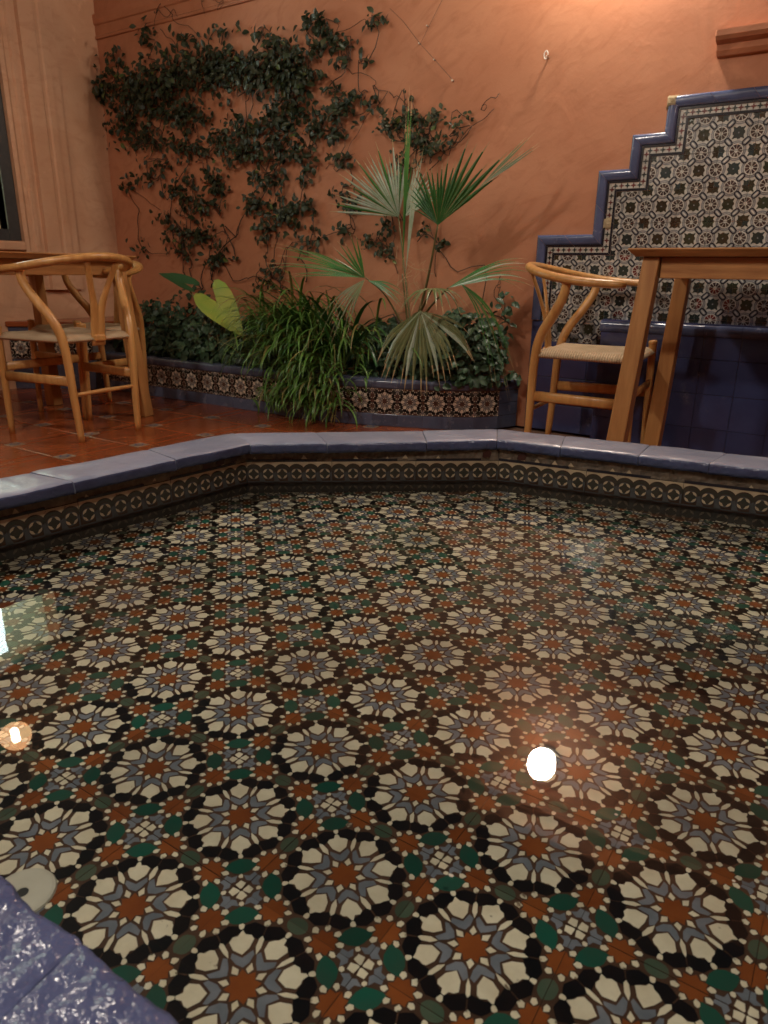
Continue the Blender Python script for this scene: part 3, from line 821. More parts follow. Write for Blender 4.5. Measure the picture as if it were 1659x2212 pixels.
# blue trough in front of the dado
BX, BY, BZ = -1.035, 3.37, .566
tr = thing('tiled_trough', 'dark blue tiled trough with glossy rounded rim under the tile panel', 'trough', (-.3, 3.44, 0))
pm = PM(); pm.box((BX+.008, BY+.008, 0), (XR, WY-.03, BZ-.012), 'grout'); pm.build('core', tr)
bt = tile_slab(.1475, .1475, 'cobalt', .002, .010).mesh('plain_tile')
for i in range(10):
    for j in range(4):
        zc = .0525 - .0745 + j*.149 + .0
        hgt = .1475
        link('plain_tile', bt, tr, Matrix(((1, 0, 0, BX+.074+i*.149), (0, 0, -1, BY+random.uniform(-.0004, .0004)), (0, 1, 0, -.02+.0745+j*.149-.005), (0, 0, 0, 1))))
st_ = tile_slab(.11, .1475, 'cobalt', .002, .010).mesh('plain_tile')
for j in range(4): link('plain_tile', st_, tr, Matrix(((0, 0, -1, BX), (-1, 0, 0, BY+.062), (0, 1, 0, .0495+j*.149), (0, 0, 0, 1))))
for i in range(10):
    x0, x1 = BX-.004+i*.149, BX-.004+(i+1)*.149-.0015
    pm = PM(); rows = []
    for u in range(7):
        x = x0+(x1-x0)*u/6; row = []
        for y, z in [(BY-.002, BZ-.05), (BY-.011, BZ-.046), (BY-.013, BZ-.02), (BY-.010, BZ-.008), (BY-.002, BZ-.0015), (BY+.012, BZ), (WY-.013, BZ)]:
            nn = noise.noise(Vector((x*30, y*30, z*30)))*.0018
            row.append((x, y-nn, z+nn*.6))
        rows.append(row)
    pm.grid(rows, 'cobalt_trim'); 
    if i == 0: pm.face(list(reversed(rows[0]))+[(x0, WY-.013, BZ-.05)], 'cobalt_trim')
    pm.build('rim_tile', tr, smooth=True)

# ================================================================== PLANTER
planter = thing('planter', 'low curved planter wall with star tile band between blue tiles', 'planter', (-2.8, 3.0, 0))
path = [Vector((-4.2, 2.945)), Vector((-3.3, 2.955)), Vector((-2.42, 2.962))]+[Vector((p.x, p.y)) for p in crom([(-2.42, 2.962, 0), (-2.17, 3.015, 0), (-1.90, 3.105, 0), (-1.67, 3.215, 0), (-1.535, 3.34, 0), (-1.470, 3.49, 0)], 8)[1:]]
def resample(P, step):
    d = [0]
    for a, b in zip(P, P[1:]): d.append(d[-1]+(b-a).length)
    n = round(d[-1]/step); out = []
    for k in range(n+1):
        t = d[-1]*k/n; i = max(q for q in range(len(d)-1) if d[q] <= t+1e-9)
        out.append(P[i].lerp(P[i+1], (t-d[i])/(d[i+1]-d[i])))
    return out
RS = resample(path, .1325)
pstars = [star_tile(k+20, .131, slate='planter_grey', rust='planter_umber', green='planter_dark', dull='planter_umber', cream='planter_cream', line='planter_dark') for k in range(3)]
low = tile_slab(.131, .063, 'cobalt_plain', .002, .010).mesh('blue_tile')
def face_row(parent, RSp, zlist):
    for a, b in zip(RSp, RSp[1:]):
        d = (b-a); L = d.length; d = d/L; n = Vector((d.y, -d.x)); m = (a+b)/2
        for z, me, flip, sc in zlist:
            T = Matrix(((d.x, 0, n.x, m.x), (d.y, 0, n.y, m.y), (0, 1, 0, z), (0, 0, 0, 1))) @ Matrix.Diagonal((min(1.05, L/.1318), sc, 1, 1))
            link('star_tile' if me in pstars else 'blue_tile', me if me not in pstars else random.choice(pstars), parent, T)
face_row(planter, RS[:-1], [(.032, low, 0, 1), (.1305, pstars[0], 0, 1)])
face_row(planter, RS[-2:], [(.032, low, 0, 1), (.0975, low, 0, 1), (.162, low, 0, 1)])
def toffset(P, d):
    out = []
    for i in range(len(P)):
        a, b = P[max(i-1, 0)], P[min(i+1, len(P)-1)]
        e = (b-a).normalized(); out.append(P[i]+Vector((-e.y, e.x))*d)
    return out
INN = toffset(RS, .095); BK = toffset(RS, .009)
pm = PM()
pm.grid([[(p.x, p.y, z) for p in BK] for z in (0, .232)], 'grout'); pm.grid([[(p.x, p.y, z) for p in INN] for z in (.232, 0)], 'grout')
pm.grid([[(p.x, p.y, .232) for p in BK], [(p.x, p.y, .232) for p in INN]], 'grout'); pm.build('wall_core', planter)
for i in range(len(RS)-1):
    o0, o1, i0, i1 = RS[i], RS[i+1], INN[i], INN[i+1]
    pm = PM(); rows = []
    for t in (0.006, .25, .5, .75, .994):
        o, n_ = o0.lerp(o1, t), i0.lerp(i1, t); row = []
        for f, z in ((-.02, .198), (-.06, .203), (-.07, .225), (-.04, .236), (.06, .241), (.5, .242), (.94, .241), (1.03, .232), (1.03, .20)):
            p = o.lerp(n_, f); row.append((p.x, p.y, z+.0012*noise.noise(Vector((p.x*25, p.y*25, i)))))
        rows.append(row)
    pm.grid(rows, 'cobalt_plain'); pm.build('rim_tile', planter, smooth=True)
pm = PM()
pm.face([(-4.3, 2.98, .20), (-2.4, 2.99, .20), (-1.9, 3.13, .20), (-1.55, 3.40, .20), (-1.5, 3.52, .20), (-4.62, 3.52, .20), (-4.62, 2.98, .20)], 'soil')
pm.build('soil', planter)
# bench at far left
bench = thing('tiled_bench', 'tiled bench with terracotta seat behind the left table', 'bench', (-4.5, 2.9, 0))
RB = resample([Vector((-4.625, 2.60)), Vector((-4.2, 2.905))], .131)
face_row(bench, RB, [(.032, low, 0, 1), (.0975, low, 0, 1), (.161, low, 0, 1), (.262, pstars[0], 0, 1), (.361, low, 0, 1)])
pm = PM(); pts_b = [(-4.625, 2.612), (-4.207, 2.915), (-4.207, 3.49), (-4.625, 3.49)]
pm.prism(pts_b, 0, .395, 'grout'); pm.build('core', bench)
pm = PM(); pm.prism([(-4.625, 2.585), (-4.185, 2.90), (-4.185, 3.49), (-4.625, 3.49)], .396, .43, 'terracotta', True); link('seat', bevel_mesh(pm.mesh('seat'), .006), bench)

# ================================================================== FURNITURE
def smooth_path(pts, n=5): return [tuple(p) for p in crom(pts, n)]
def chair_meshes():
    P = []
    for s in (1, -1):
        pm = PM(); pth = smooth_path([(-.205, .158*s, 0), (-.198, .166*s, .2), (-.192, .176*s, .40), (-.168, .193*s, .50), (-.112, .222*s, .585), (-.072, .243*s, .655), (-.060, .250*s, .715)], 5)
        n = len(pth); pm.tube(pth, [.0145+.006*math.sin(min(1, k/n*1.9)*math.pi*.5)*(1 if k < n*.62 else 1-.45*((k/n-.62)/.38)) for k in range(n)], 'oak', 10)
        P.append(('leg', pm.mesh('leg', True)))
        pm = PM(); pth = smooth_path([(.24, .20*s, 0), (.232, .203*s, .2), (.224, .205*s, .44), (.223, .205*s, .462), (.2225, .205*s, .473), (.222, .205*s, .478)], 4)
        n = len(pth); pm.tube(pth, [min(.0195, .0135+.010*k/n)*(1 if k < n-7 else (1-((k-(n-7))/6.3)**2)**.5) for k in range(n)], 'oak', 10)
        P.append(('leg', pm.mesh('leg', True)))
    pm = PM()
    half = [(.175, .272, .700), (.08, .285, .704), (-.04, .272, .713), (-.15, .232, .730), (-.235, .155, .748), (-.275, .07, .759)]
    pth = smooth_path(half+[(-.284, 0, .762)]+[(x, -y, z) for x, y, z in reversed(half)], 5)
    n = len(pth); pm.tube(pth, [(.0175+.0035*math.sin(math.pi*k/(n-1)))*(1 if 2 < k < n-3 else (.62, .86, .97)[min(k, n-1-k)]) for k in range(n)], 'oak', 12, flat=(.82, 1.15), upv=(0, 0, 1))
    P.append(('arm_rail', pm.mesh('arm_rail', True)))
    pm = PM()   # wishbone splat
    for s in (1, -1):
        pth = smooth_path([(-.188, .014*s, .40), (-.195, .014*s, .48), (-.208, .018*s, .555), (-.232, .042*s, .64), (-.268, .075*s, .742)], 5)
        pm.tube(pth, [.022, .0225, .023, .0235, .024, .024, .0235, .023, .0225, .022, .021, .020, .0185, .0175, .0165, .0165, .0165, .0165, .0165, .0165, .0165][:len(pth)], 'oak', 8, flat=(.34, 1.0), upv=(1, 0, 0))
    P.append(('back_splat', pm.mesh('back_splat', True)))
    # woven seat
    pm = PM(); rows = []
    nn = 18
    for i in range(nn+1):
        u = i/nn; x = -.188+u*.415; hw = .175+.030*u; row = []
        ring = []
        for j in range(nn+1):
            v = j/nn*2-1
            uu = u*2-1
            edge = max(abs(uu), abs(v))
            z = .452-.016*(1-uu*uu)*(1-v*v)-.013*max(0, (edge-.86)/.14)**2
            row.append((x, v*hw, z))
        rows.append(row)
    pm.grid(rows, 'paper_cord')
    bot = [[(x, y*1.0, .416+.004*abs(math.sin(k))) for k, (x, y, z) in enumerate(r)] for r in rows]
    pm.grid(list(reversed(bot)), 'paper_cord')
    e = [rows[0], rows[-1], [r[0] for r in rows], [r[-1] for r in rows]]; eb = [bot[0], bot[-1], [r[0] for r in bot], [r[-1] for r in bot]]
    outv = [(-1, 0), (1, 0), (0, -1), (0, 1)]
    for a, b, (ox, oy) in zip(e, eb, outv):
        mid = [(p[0]+ox*.012, p[1]+oy*.012, p[2]-.010) for p in a]; mid2 = [(p[0]+ox*.010, p[1]+oy*.010, p[2]+.006) for p in b]
        rr = [a, mid, mid2, b]
        if (ox, oy) in ((1, 0), (0, -1)): rr.reverse()
        pm.grid(rr, 'paper_cord')
    P.append(('seat', pm.mesh('seat', True)))
    pm = PM(); pm.box((-.208, -.030, .418), (-.176, .030, .446), 'oak'); P.append(('seat_rail', bevel_mesh(pm.mesh('seat_rail'), .006)))
    for s in (1, -1):
        pm = PM(); pm.tube([(-.195, .170*s, .262), (.230, .203*s, .262)], [.021, .021], 'oak', 8, flat=(1., .36)); P.append(('stretcher', pm.mesh('stretcher', True)))
    pm = PM(); pm.tube(smooth_path([(-.197, -.166, .205), (-.197, 0, .205), (-.197, .166, .205)], 4), [.008, .0085, .009, .0095, .0105, .0095, .009, .0085, .008], 'oak', 8); P.append(('stretcher', pm.mesh('stretcher', True)))
    pm = PM(); pm.tube([(.229, -.203, .30), (.229, .203, .30)], [.019, .019], 'oak', 8, flat=(1., .4)); P.append(('stretcher', pm.mesh('stretcher', True)))
    return P
CH = chair_meshes()
def chair(x, y, deg, sc, label):
    t = thing('wishbone_chair', label, 'chair', (x, y, 0), R(deg), 'wooden wishbone chairs on the terrace')
    for nme, me in CH: link(nme, me, t, WORLD[t.name] @ Matrix.Diagonal((sc*.93, sc, sc, 1)))
    return t
chair(-3.135, 2.062, 184.5, 1.06, 'wooden wishbone chair in the left foreground, back turned to the pool')
chair(-3.575, 2.48, 272.5, 1.035, 'wooden wishbone chair behind the left table, mostly hidden by the nearer chair')
chair(-.975, 3.06, 5, 1.04, 'wooden wishbone chair at the right table in front of tile panel')

def table(x, y, deg, L, W, H, label, inset=.07):
    t = thing('wooden_table', label, 'table', (x, y, 0), R(deg), 'solid wood tables on the terrace')
    T = WORLD[t.name]
    pm = PM(); pm.grid([[(sx*(L/2-d), sy*(W/2-d), z) for sx, sy in ((-1, -1), (1, -1), (1, 1), (-1, 1))] for d, z in ((.022, H-.026), (.003, H-.008), (0, H-.004), (.003, H))], 'oak_table', True)
    pm.face([(sx*(L/2-.003), sy*(W/2-.003), H) for sx, sy in ((-1, -1), (1, -1), (1, 1), (-1, 1))], 'oak_table')
    pm.face([(sx*(L/2-.022), sy*(W/2-.022), H-.026) for sx, sy in ((-1, 1), (1, 1), (1, -1), (-1, -1))], 'oak_table')
    link('tabletop', pm.mesh('tabletop'), t, T)
    ax, ay = L/2-inset, W/2-inset
    for sx in (-1, 1):
        pm = PM(); pm.box((sx*ax-.011, -ay+.03, H-.095), (sx*ax+.011, ay-.03, H-.0265), 'oak_leg'); link('apron', bevel_mesh(pm.mesh('apron'), .003), t, T)
    for sy in (-1, 1):
        pm = PM(); pm.box((-ax+.03, sy*ay-.011, H-.095), (ax-.03, sy*ay+.011, H-.0265), 'oak_table'); link('apron', bevel_mesh(pm.mesh('apron'), .003), t, T)
    for sx in (-1, 1):
        for sy in (-1, 1):
            pm = PM(); h1, h0 = .027, .033; sp = .050
            rows = []
            for z, hh, s_ in ((0, h0, sp), (H*.5, .030, sp*.5), (H-.0268, h1, 0)):
                rows.append([(sx*(ax+s_)+dx*hh, sy*(ay+s_*.9)+dy*hh, z) for dx, dy in ((-1, -1), (1, -1), (1, 1), (-1, 1))])
            pm.grid(rows, 'oak_leg', True); pm.face(list(reversed(rows[0])), 'oak_leg'); pm.face(rows[-1], 'oak_leg')
            link('leg', bevel_mesh(pm.mesh('leg'), .004, 2, .6), t, T)
    return t
table(-3.47, 1.83, 98, 1.30, .74, .822, 'wooden table at the left with splayed legs behind the near chair')
table(.02, 2.90, 0, 1.50, .66, .848, 'wooden table at the right in front of the blue trough')

# ================================================================== LAMPS AND SMALL WALL THINGS
sc = thing('wall_sconce', 'round white globe sconce glowing high on the terracotta wall', 'sconce', (-1.13, WY, 2.38))
gc = Vector((-1.11, 3.365, 2.365))
def sphere(c, r, mat, a=40, b=24):
    pm = PM(); pm.grid([[(c.x+r*math.sin(math.pi*i/b)*math.cos(2*math.pi*k/a), c.y+r*math.sin(math.pi*i/b)*math.sin(2*math.pi*k/a), c.z+r*math.cos(math.pi*i/b)) for k in range(a)] for i in range(b+1)], mat, True); return pm
g = sphere(gc, .082, 'lamp_white'); g.build('globe', sc, smooth=True)
pm = PM(); pm.tube([(gc.x, WY-.002, gc.z+.02), (gc.x, WY-.03, gc.z+.02)], .06, 'frame_grey', 20); pm.tube([(gc.x, WY-.02, gc.z+.02), (gc.x, gc.y+.06, gc.z+.02)], .02, 'frame_grey', 10); pm.build('wall_bracket', sc)
MATS['lamp_white'].node_tree.nodes['Principled BSDF'].inputs['Emission Strength'].default_value = SCONCE_W
def pendant(pc, label, mat='bulb_warm', r=.075):
    pd = thing('pendant_lamp', label, 'pendant lamp', tuple(pc), 0, 'wicker pendant lamps over the patio')
    sphere(pc, r, mat).build('bulb', pd, smooth=True)
    if mat == 'bulb_soft':
        pm = PM(); pm.tube([(pc.x, pc.y, pc.z+.03), (pc.x, pc.y, pc.z-.04)], [.02, .02], 'filament', 12); pm.build('filament', pd)
    pm = PM()
    for k in range(36):
        a = 2*math.pi*k/36
        pm.tube([(pc.x+.31*math.cos(a)*math.sin(t), pc.y+.31*math.sin(a)*math.sin(t), pc.z-.04+.28*math.cos(t)) for t in [.1+1.5*q/7 for q in range(8)]], .0035, 'rattan', 5)
    for q in range(9):
        t = .25+1.33*q/8
        pm.tube([(pc.x+.312*math.cos(a)*math.sin(t), pc.y+.312*math.sin(a)*math.sin(t), pc.z-.04+.28*math.cos(t)) for a in [2*math.pi*k/24 for k in range(25)]], .0045, 'rattan', 5, cap=False)
    pm.build('wicker_shade', pd)
    pm = PM(); pm.tube([(pc.x, pc.y, pc.z+.07), (pc.x, pc.y, 2.95)], .004, 'wire', 6)
    pm.tube([(x, pc.y, 2.95+.02*abs(x-pc.x)/3) for x in (LX, pc.x, 2.6)], .003, 'wire', 5); pm.build('cord', pd)
pendant(Vector((-3.5, 1.67, 2.15)), 'wicker dome pendant lamp with glowing bulb above the left table', 'bulb_soft', .08)
pendant(Vector((-1.95, .30, 2.40)), 'wicker dome pendant lamp above the near left side of the pool')
pendant(Vector((.55, -.45, 2.50)), 'unseen wicker pendant lamp added behind the viewer to light the pool')  # added out of view to brighten the pool floor
MATS['bulb_warm'].node_tree.nodes['Principled BSDF'].inputs['Emission Strength'].default_value = PENDANT_W
hk = thing('wall_hook', 'small metal ring hook on the terracotta wall right of the vine', 'hook', (-1.446, WY, 1.69))
pm = PM(); pm.tube([(-1.446, WY, 1.69), (-1.446, WY-.028, 1.69)], .0035, 'steel', 6); pm.build('shank', hk)
pm = PM(); pm.tube([(-1.446+.009*math.cos(a), WY-.031, 1.694+.016*math.sin(a)) for a in [2*math.pi*k/14 for k in range(13)]], .0032, 'steel', 6); pm.build('ring', hk)

# ================================================================== PLANTS
def ray_dir(dx, dy):
    """direction through a point of the 1659 x 2212 measuring grid, used only to read off places on the wall"""
    return fw + rt*((dx-829.5)/1542) - up*((dy-1106)/1542)
def on_wall(dx, dy, Y):
    d = ray_dir(dx, dy); t = Y/d.y; return Vector((d.x*t, Y, CAMZ+d.z*t))

def leaf_mesh(name, mat, outline, fold=.18, curl=.25, nst=6):
    """blade along +y of length 1, folded along its midrib, normal +z; outline: half width at stations"""
    pm = PM(); rows = []
    n = len(outline)
    for k, wd in enumerate(outline):
        t = k/(n-1); z = -curl*t*t
        rows.append([(-wd, t, z+fold*wd), (-wd*.5, t, z+fold*wd*.42), (0, t, z), (wd*.5, t, z+fold*wd*.42), (wd, t, z+fold*wd)])
    pm.grid(rows, mat); return pm
OV = [.02, .17, .27, .30, .26, .16, .015]
LOBE = [.05, .30, .42, .36, .40, .26, .02]
VL = [leaf_mesh('leaf', 'vine_leaf', OV, .3, .2), leaf_mesh('leaf', 'vine_leaf', [w*1.15 for w in OV], .1, .35), leaf_mesh('leaf', 'vine_leaf', [w*.85 for w in OV], .45, .1)]
VY = leaf_mesh('leaf', 'vine_young', OV, .3, .2)
IV = [leaf_mesh('leaf', 'ivy_leaf', LOBE, .25, .25), leaf_mesh('leaf', 'ivy_leaf', [w*1.1 for w in OV], .3, .3)]
def frame(pos, tip, nrm, s):
    y = tip.normalized(); z = (nrm-y*nrm.dot(y)).normalized(); x = y.cross(z)
    return Matrix(((x.x*s, y.x*s, z.x*s, pos.x), (x.y*s, y.y*s, z.y*s, pos.y), (x.z*s, y.z*s, z.z*s, pos.z), (0, 0, 0, 1)))
def rv(s=1): return Vector((random.gauss(0, s), random.gauss(0, s), random.gauss(0, s)))
def foliage(parent, Ts, kinds, nobj, name='leaf', rest='foliage'):
    """Ts: (matrix, kind); the first nobj become leaf objects, the remainder one mesh"""
    meshes = [k.mesh('leaf', True) for k in kinds]
    Ts = sorted(Ts, key=lambda t: t[0].translation.y)          # nearest to the terrace first
    big = Ts[:nobj]
    for T, k in big: link(name, meshes[k], parent, T)
    rem = Ts[nobj:]
    if rem:
        pm = PM()
        for T, k in rem:
            src = kinds[k]; i = len(pm.v)
            A = np.array(src.v) @ np.array(T.to_3x3()).T + np.array(T.translation)
            pm.v += [tuple(p) for p in A]; pm.f += [tuple(i+q for q in f) for f in src.f]
            mi = [pm.m(src.mats[q]) for q in src.mi]; pm.mi += mi
        tag(pm.build(rest, parent, smooth=True), kind='stuff')

c3 = lambda x, y: ((250+x*.633)/1.507, (y*.633)/1.507)
c5 = lambda x, y: ((1050+x*.5427)/1.507, (250+y*.5427)/1.507)
CL1 = [(300,450,150,110,190),(500,400,150,130,160),(700,350,150,120,180),(900,370,170,110,190),(1080,320,130,130,140),(1150,420,120,80,90),(450,560,200,80,120),(620,600,120,60,50),
(1250,130,60,60,34),(1300,220,100,60,30),(1400,230,60,50,12),(1550,110,60,40,12),(1390,320,40,30,9),(220,320,50,50,22),(120,490,50,50,18),(380,180,40,70,18),(570,190,60,40,8),(760,160,110,26,10),(950,170,16,28,5),
(1050,620,90,60,58),(880,670,90,50,50),(1250,650,90,80,42),(1380,560,80,70,38),(1350,690,60,40,18),(1130,540,150,60,48),
(300,690,110,80,56),(260,620,80,60,28),(420,730,100,60,32),(600,770,90,60,46),(740,730,70,60,34),(880,780,110,70,66),(1050,760,110,80,60),(1200,790,80,60,22),
(440,860,60,30,14),(390,920,50,40,12),(290,950,60,40,14),(1010,920,90,60,34),(1190,900,40,50,12),(1380,820,60,30,12),
(560,970,70,80,36),(720,920,60,60,24),(760,970,50,50,18),(650,1060,120,70,38),(490,1120,60,40,14),(570,1200,110,70,42),(560,1290,60,50,14),(690,1220,90,60,26),(740,1330,70,50,26),
(930,1050,70,60,26),(1080,1100,120,80,54),(1180,1070,80,60,22),(1370,1010,60,50,14),(1000,1180,60,60,20),(1230,1220,100,50,16),(1380,1180,40,20,9),(1450,1050,30,30,7),
(350,1280,40,50,8),(1010,1390,60,60,9),(990,1450,60,40,9),(1540,540,40,40,10),(1450,480,30,30,6),(1500,320,15,20,4),(1330,460,30,20,6)]
CL2 = [(530,250,80,60,40),(430,310,60,70,36),(600,380,60,70,40),(690,260,40,80,22),(660,450,60,50,20),(830,300,30,40,9),(890,240,25,20,5),(740,400,40,30,9),(530,120,20,20,4),(400,890,40,60,15),(300,990,50,50,15),(400,1050,60,60,18),(730,1020,30,40,8),(620,920,30,40,6),(500,560,80,120,30),(1140,1480,10,10,1)]
def vine(name, label, clusters, cv, nobj, size):
    root = thing(name, label, 'vine', tuple(on_wall(*cv(700, 1450), WY)))
    Ts = []; cen = []
    for x, y, a, b, n in clusters:
        c = on_wall(*cv(x, y), WY); cen.append((c, n))
        for _ in range(int(n*1.9)):
            u, v = random.gauss(0, .52), random.gauss(0, .52)
            p = on_wall(*cv(x+u*a, y+v*b), WY)
            p.y = WY-.012-abs(random.gauss(0, .045 if n > 60 else .03))
            p.x = max(p.x, LX+.02)
            tip = Vector((random.gauss(0, .8), -abs(random.gauss(.3, .3)), random.gauss(-.25, .75)))
            nrm = Vector((random.gauss(0, .45), -1, random.gauss(.45, .45)))
            if tip.cross(nrm).length < .2: continue
            k = 3 if random.random() < .025 else random.randrange(3)
            Ts.append((frame(p, tip, nrm, size*random.uniform(.6, 1.25)), k))
    foliage(root, Ts, VL+[VY], nobj)
    pm = PM()
    def twig(a, b, wob, r0, r1, n=12):
        P = []
        s1, s2 = random.random()*90, random.random()*90
        for k in range(n+1):
            t = k/n; p = a.lerp(b, t); f = math.sin(math.pi*t)
            P.append((p.x+wob*f*noise.noise(Vector((t*3, s1, 0)))*2, min(WY-.004, p.y-.015*f-.006*noise.noise(Vector((t*5, s2, 1)))), p.z+wob*f*noise.noise(Vector((t*3, s2, 4)))*2))
        pm.tube(P, [r0+(r1-r0)*k/n for k in range(n+1)], 'vine_stem', 5)
    order = sorted(cen, key=lambda t: t[0].z)
    for c, n in cen:
        low_ = [q for q, m in cen if q.z < c.z-.05 and (q-c).length < .7]
        for _ in range(1 if n < 30 else 2):
            if low_:
                q = min(low_, key=lambda q: (q-c).length*random.uniform(.6, 1.6))
                twig(c+Vector((random.gauss(0, .03), -.012, 0)), q+Vector((random.gauss(0, .03), -.012, 0)), .09, .0024, .0032)
    return root, twig, pm
v1, twig, pm = vine('climbing_vine', 'dark leafy climbing vine sprawling over the left of the terracotta wall', CL1, c3, 300, .040)
for a, b in (((690, 1480), (740, 1300)), ((640, 1500), (560, 1290)), ((1090, 1500), (1060, 1330)), ((1180, 1450), (1190, 1250)), ((600, 1500), (700, 1230)), ((560, 1420), (480, 1130)), ((780, 1330), (840, 1150)), ((1050, 1480), (960, 1200)), ((690, 1440), (880, 1060))):
    twig(on_wall(*c3(*a), WY-.02), on_wall(*c3(*b), WY-.015), .07, .0042, .003, 16)
for a, b in (((430, 20), (400, 130)), ((430, 20), (640, 190)), ((430, 150), (540, 330)), ((650, 0), (655, 70)), ((400, 60), (520, 90)), ((1280, 95), (1500, 120)), ((1390, 350), (1600, 470)), ((1500, 120), (1600, 70)), ((1600, 470), (1380, 800)), ((1280, 870), (1430, 790)), ((340, 1270), (560, 1310)), ((210, 950), (430, 1080)), ((700, 0), (760, 20))):
    twig(on_wall(*c3(*a), WY-.012), on_wall(*c3(*b), WY-.012), .05, .0020, .0014, 14)
pm.build('stems', v1, smooth=True)
v2, twig, pm = vine('climbing_vine', 'small sparse climbing vine on the wall behind the fan palm', CL2, c5, 150, .030)
for a, b in (((680, 1200), (640, 880)), ((450, 1180), (420, 900)), ((640, 560), (1030, 190)), ((560, 520), (540, 140)), ((1070, 1450), (1065, 1180)), ((1090, 1420), (1060, 1200)), ((400, 90), (510, 180)), ((1060, 100), (950, 200))):
    twig(on_wall(*c5(*a), WY-.012), on_wall(*c5(*b), WY-.010), .04, .0024, .0016, 14)
pm.build('stems', v2, smooth=True)
# training wire with nails
wr = thing('training_wire', 'thin wire on small nails on the wall right of the vine', 'wire', tuple(on_wall(980, 175, WY)))
pm = PM(); P = [on_wall(*q, WY-.008) for q in ((842, 18), (870, 45), (908, 95), (940, 130), (980, 175))]
pm.tube([tuple(p) for p in P], .0012, 'wire', 5); pm.tube([tuple(on_wall(*q, WY-.008)) for q in ((960, -10), (925, 60), (908, 95))], .001, 'wire', 5); pm.build('strand', wr)
for q in ((908, 95), (940, 130), (980, 175), (925, 57)):
    pm = PM(); p = on_wall(*q, WY); pm.tube([(p.x, WY, p.z), (p.x, WY-.016, p.z)], .0035 if q[0] != 980 else .005, 'steel', 6); pm.build('nail', wr)

# ---- fan palm
palm = thing('fan_palm', 'fan palm with spreading fronds growing in the curved planter', 'palm', (-2.0, 3.23, .2))
base = Vector((-1.99, 3.24, .23))
pm = PM(); pm.tube([tuple(base+Vector((.004*math.sin(k*2), 0, .035*k))) for k in range(8)], [.045, .05, .048, .044, .04, .036, .03, .02], 'palm_trunk', 10)
for k in range(26):
    a = random.random()*6.28; z = random.uniform(.0, .26); r = .04
    p = base+Vector((r*math.cos(a), r*math.sin(a), z)); pm.tube([tuple(p), tuple(p+Vector((.03*math.cos(a), .03*math.sin(a), .05))), tuple(p+Vector((.05*math.cos(a), .05*math.sin(a), .07)))], [.010, .006, .002], 'palm_trunk', 5)
pm.build('trunk', palm, smooth=True)
def frond(hub, axis, nrm, L, span, nseg, droop, mat, fuse=.5, wav=.0, tipdroop=0., asym=0, cup=0., lenpow=.35, stalk_bend=(0, 0, .1), stalk=True, mat2=None, grad=0.):
    axis = axis.normalized(); nrm = (nrm-axis*nrm.dot(axis)).normalized(); lat = nrm.cross(axis)
    pm = PM(); dth = span/nseg
    for i in range(nseg):
        th = -span/2+dth*(i+.5)+asym+random.uniform(-.22, .22)*dth
        d = axis*math.cos(th)+lat*math.sin(th); pl = lat*math.cos(th)-axis*math.sin(th)
        Ls = L*(max(.25, math.cos(th*.5))**lenpow)*random.uniform(.80, 1.08)*(1+grad*th)
        dr = droop*random.uniform(.7, 1.3); tw = random.uniform(-.25, .25); td = tipdroop*random.uniform(.5, 1.5)
        rows = []
        for k in range(9):
            t = k/8; r = Ls*t
            p = hub+d*r+nrm*(cup*r*abs(th))+Vector((0, 0, -1))*(dr*L*t*t+td*L*max(0, t-fuse)**2*2.2)
            wd = r*math.tan(dth/2)*1.02 if t <= fuse else Ls*fuse*math.tan(dth/2)*max(0, 1-((t-fuse)/(1-fuse))**1.15)
            wd = max(wd, .0004)
            q = pl+nrm*tw*max(0, t-fuse)
            fold = nrm*wd*.55
            rows.append([p-q*wd-fold*.5, p+fold*.6, p+q*wd-fold*.5])
        k0 = len(pm.f); pm.grid(rows, mat2 if mat2 and i % 5 == 2 else mat)
        for kk in range(len(pm.f)-2, len(pm.f)): pm.mi[kk] = pm.m('palm_tip')
    fo = pm.build('frond', palm, smooth=False)
    if stalk:
        b = base+Vector((random.uniform(-.02, .02), random.uniform(-.02, .02), .18))
        mid = (b+hub)/2+Vector(stalk_bend)
        P = crom([tuple(b), tuple(mid), tuple(hub)], 8); pm = PM()
        pm.tube([tuple(p) for p in P], [.009-.0045*k/(len(P)-1) for k in range(len(P))], 'palm_stalk', 6, flat=(.7, 1)); pm.build('stalk', fo, smooth=True)
    return fo
CR = rt.copy(); CR.z = 0; CR.normalize()          # sideways as seen from the pool
CF = Vector((-fw.x, -fw.y, 0)).normalized()        # towards the pool
UP = Vector((0, 0, 1))
W = on_wall
A_ = lambda d: CR*math.cos(R(d))+UP*math.sin(R(d))
# upright pale fan, seen from behind, in two halves beside the spear
frond(W(861, 468, 3.30), A_(128)+CF*.12, CF*1+UP*.1-CR*.25, .35, R(100), 24, .015, 'palm_pale', .56, cup=-.05, stalk_bend=(0, 0, 0), mat2='palm_green')
frond(W(872, 470, 3.30), A_(58)+CF*.05, CF+CR*.35, .27, R(62), 14, .02, 'palm_pale', .52, stalk=False, mat2='palm_green')
# tall folded spear
frond(W(869, 592, 3.18), UP+CR*.02, CF*.3+CR*1, .80, R(9), 5, 0, 'palm_green', .62, stalk_bend=(0, 0, 0))
frond(W(876, 592, 3.20), UP+CR*.09, CF*.5+CR*1, .58, R(11), 5, 0, 'palm_pale', .5, stalk=False)
# bright dark-green fan leaning right
frond(W(946, 486, 3.08), A_(94)+CF*.15, CF*.9+UP*.2-CR*.35, .325, R(112), 19, .03, 'palm_dark', .50, grad=-.46, stalk_bend=(.02, 0, .02), tipdroop=.05)
frond(W(1035, 405, 3.06), A_(41)+CF*.1, CF*.6+UP*.5-CR*.5, .30, R(26), 5, .03, 'palm_olive', .5, stalk=False)
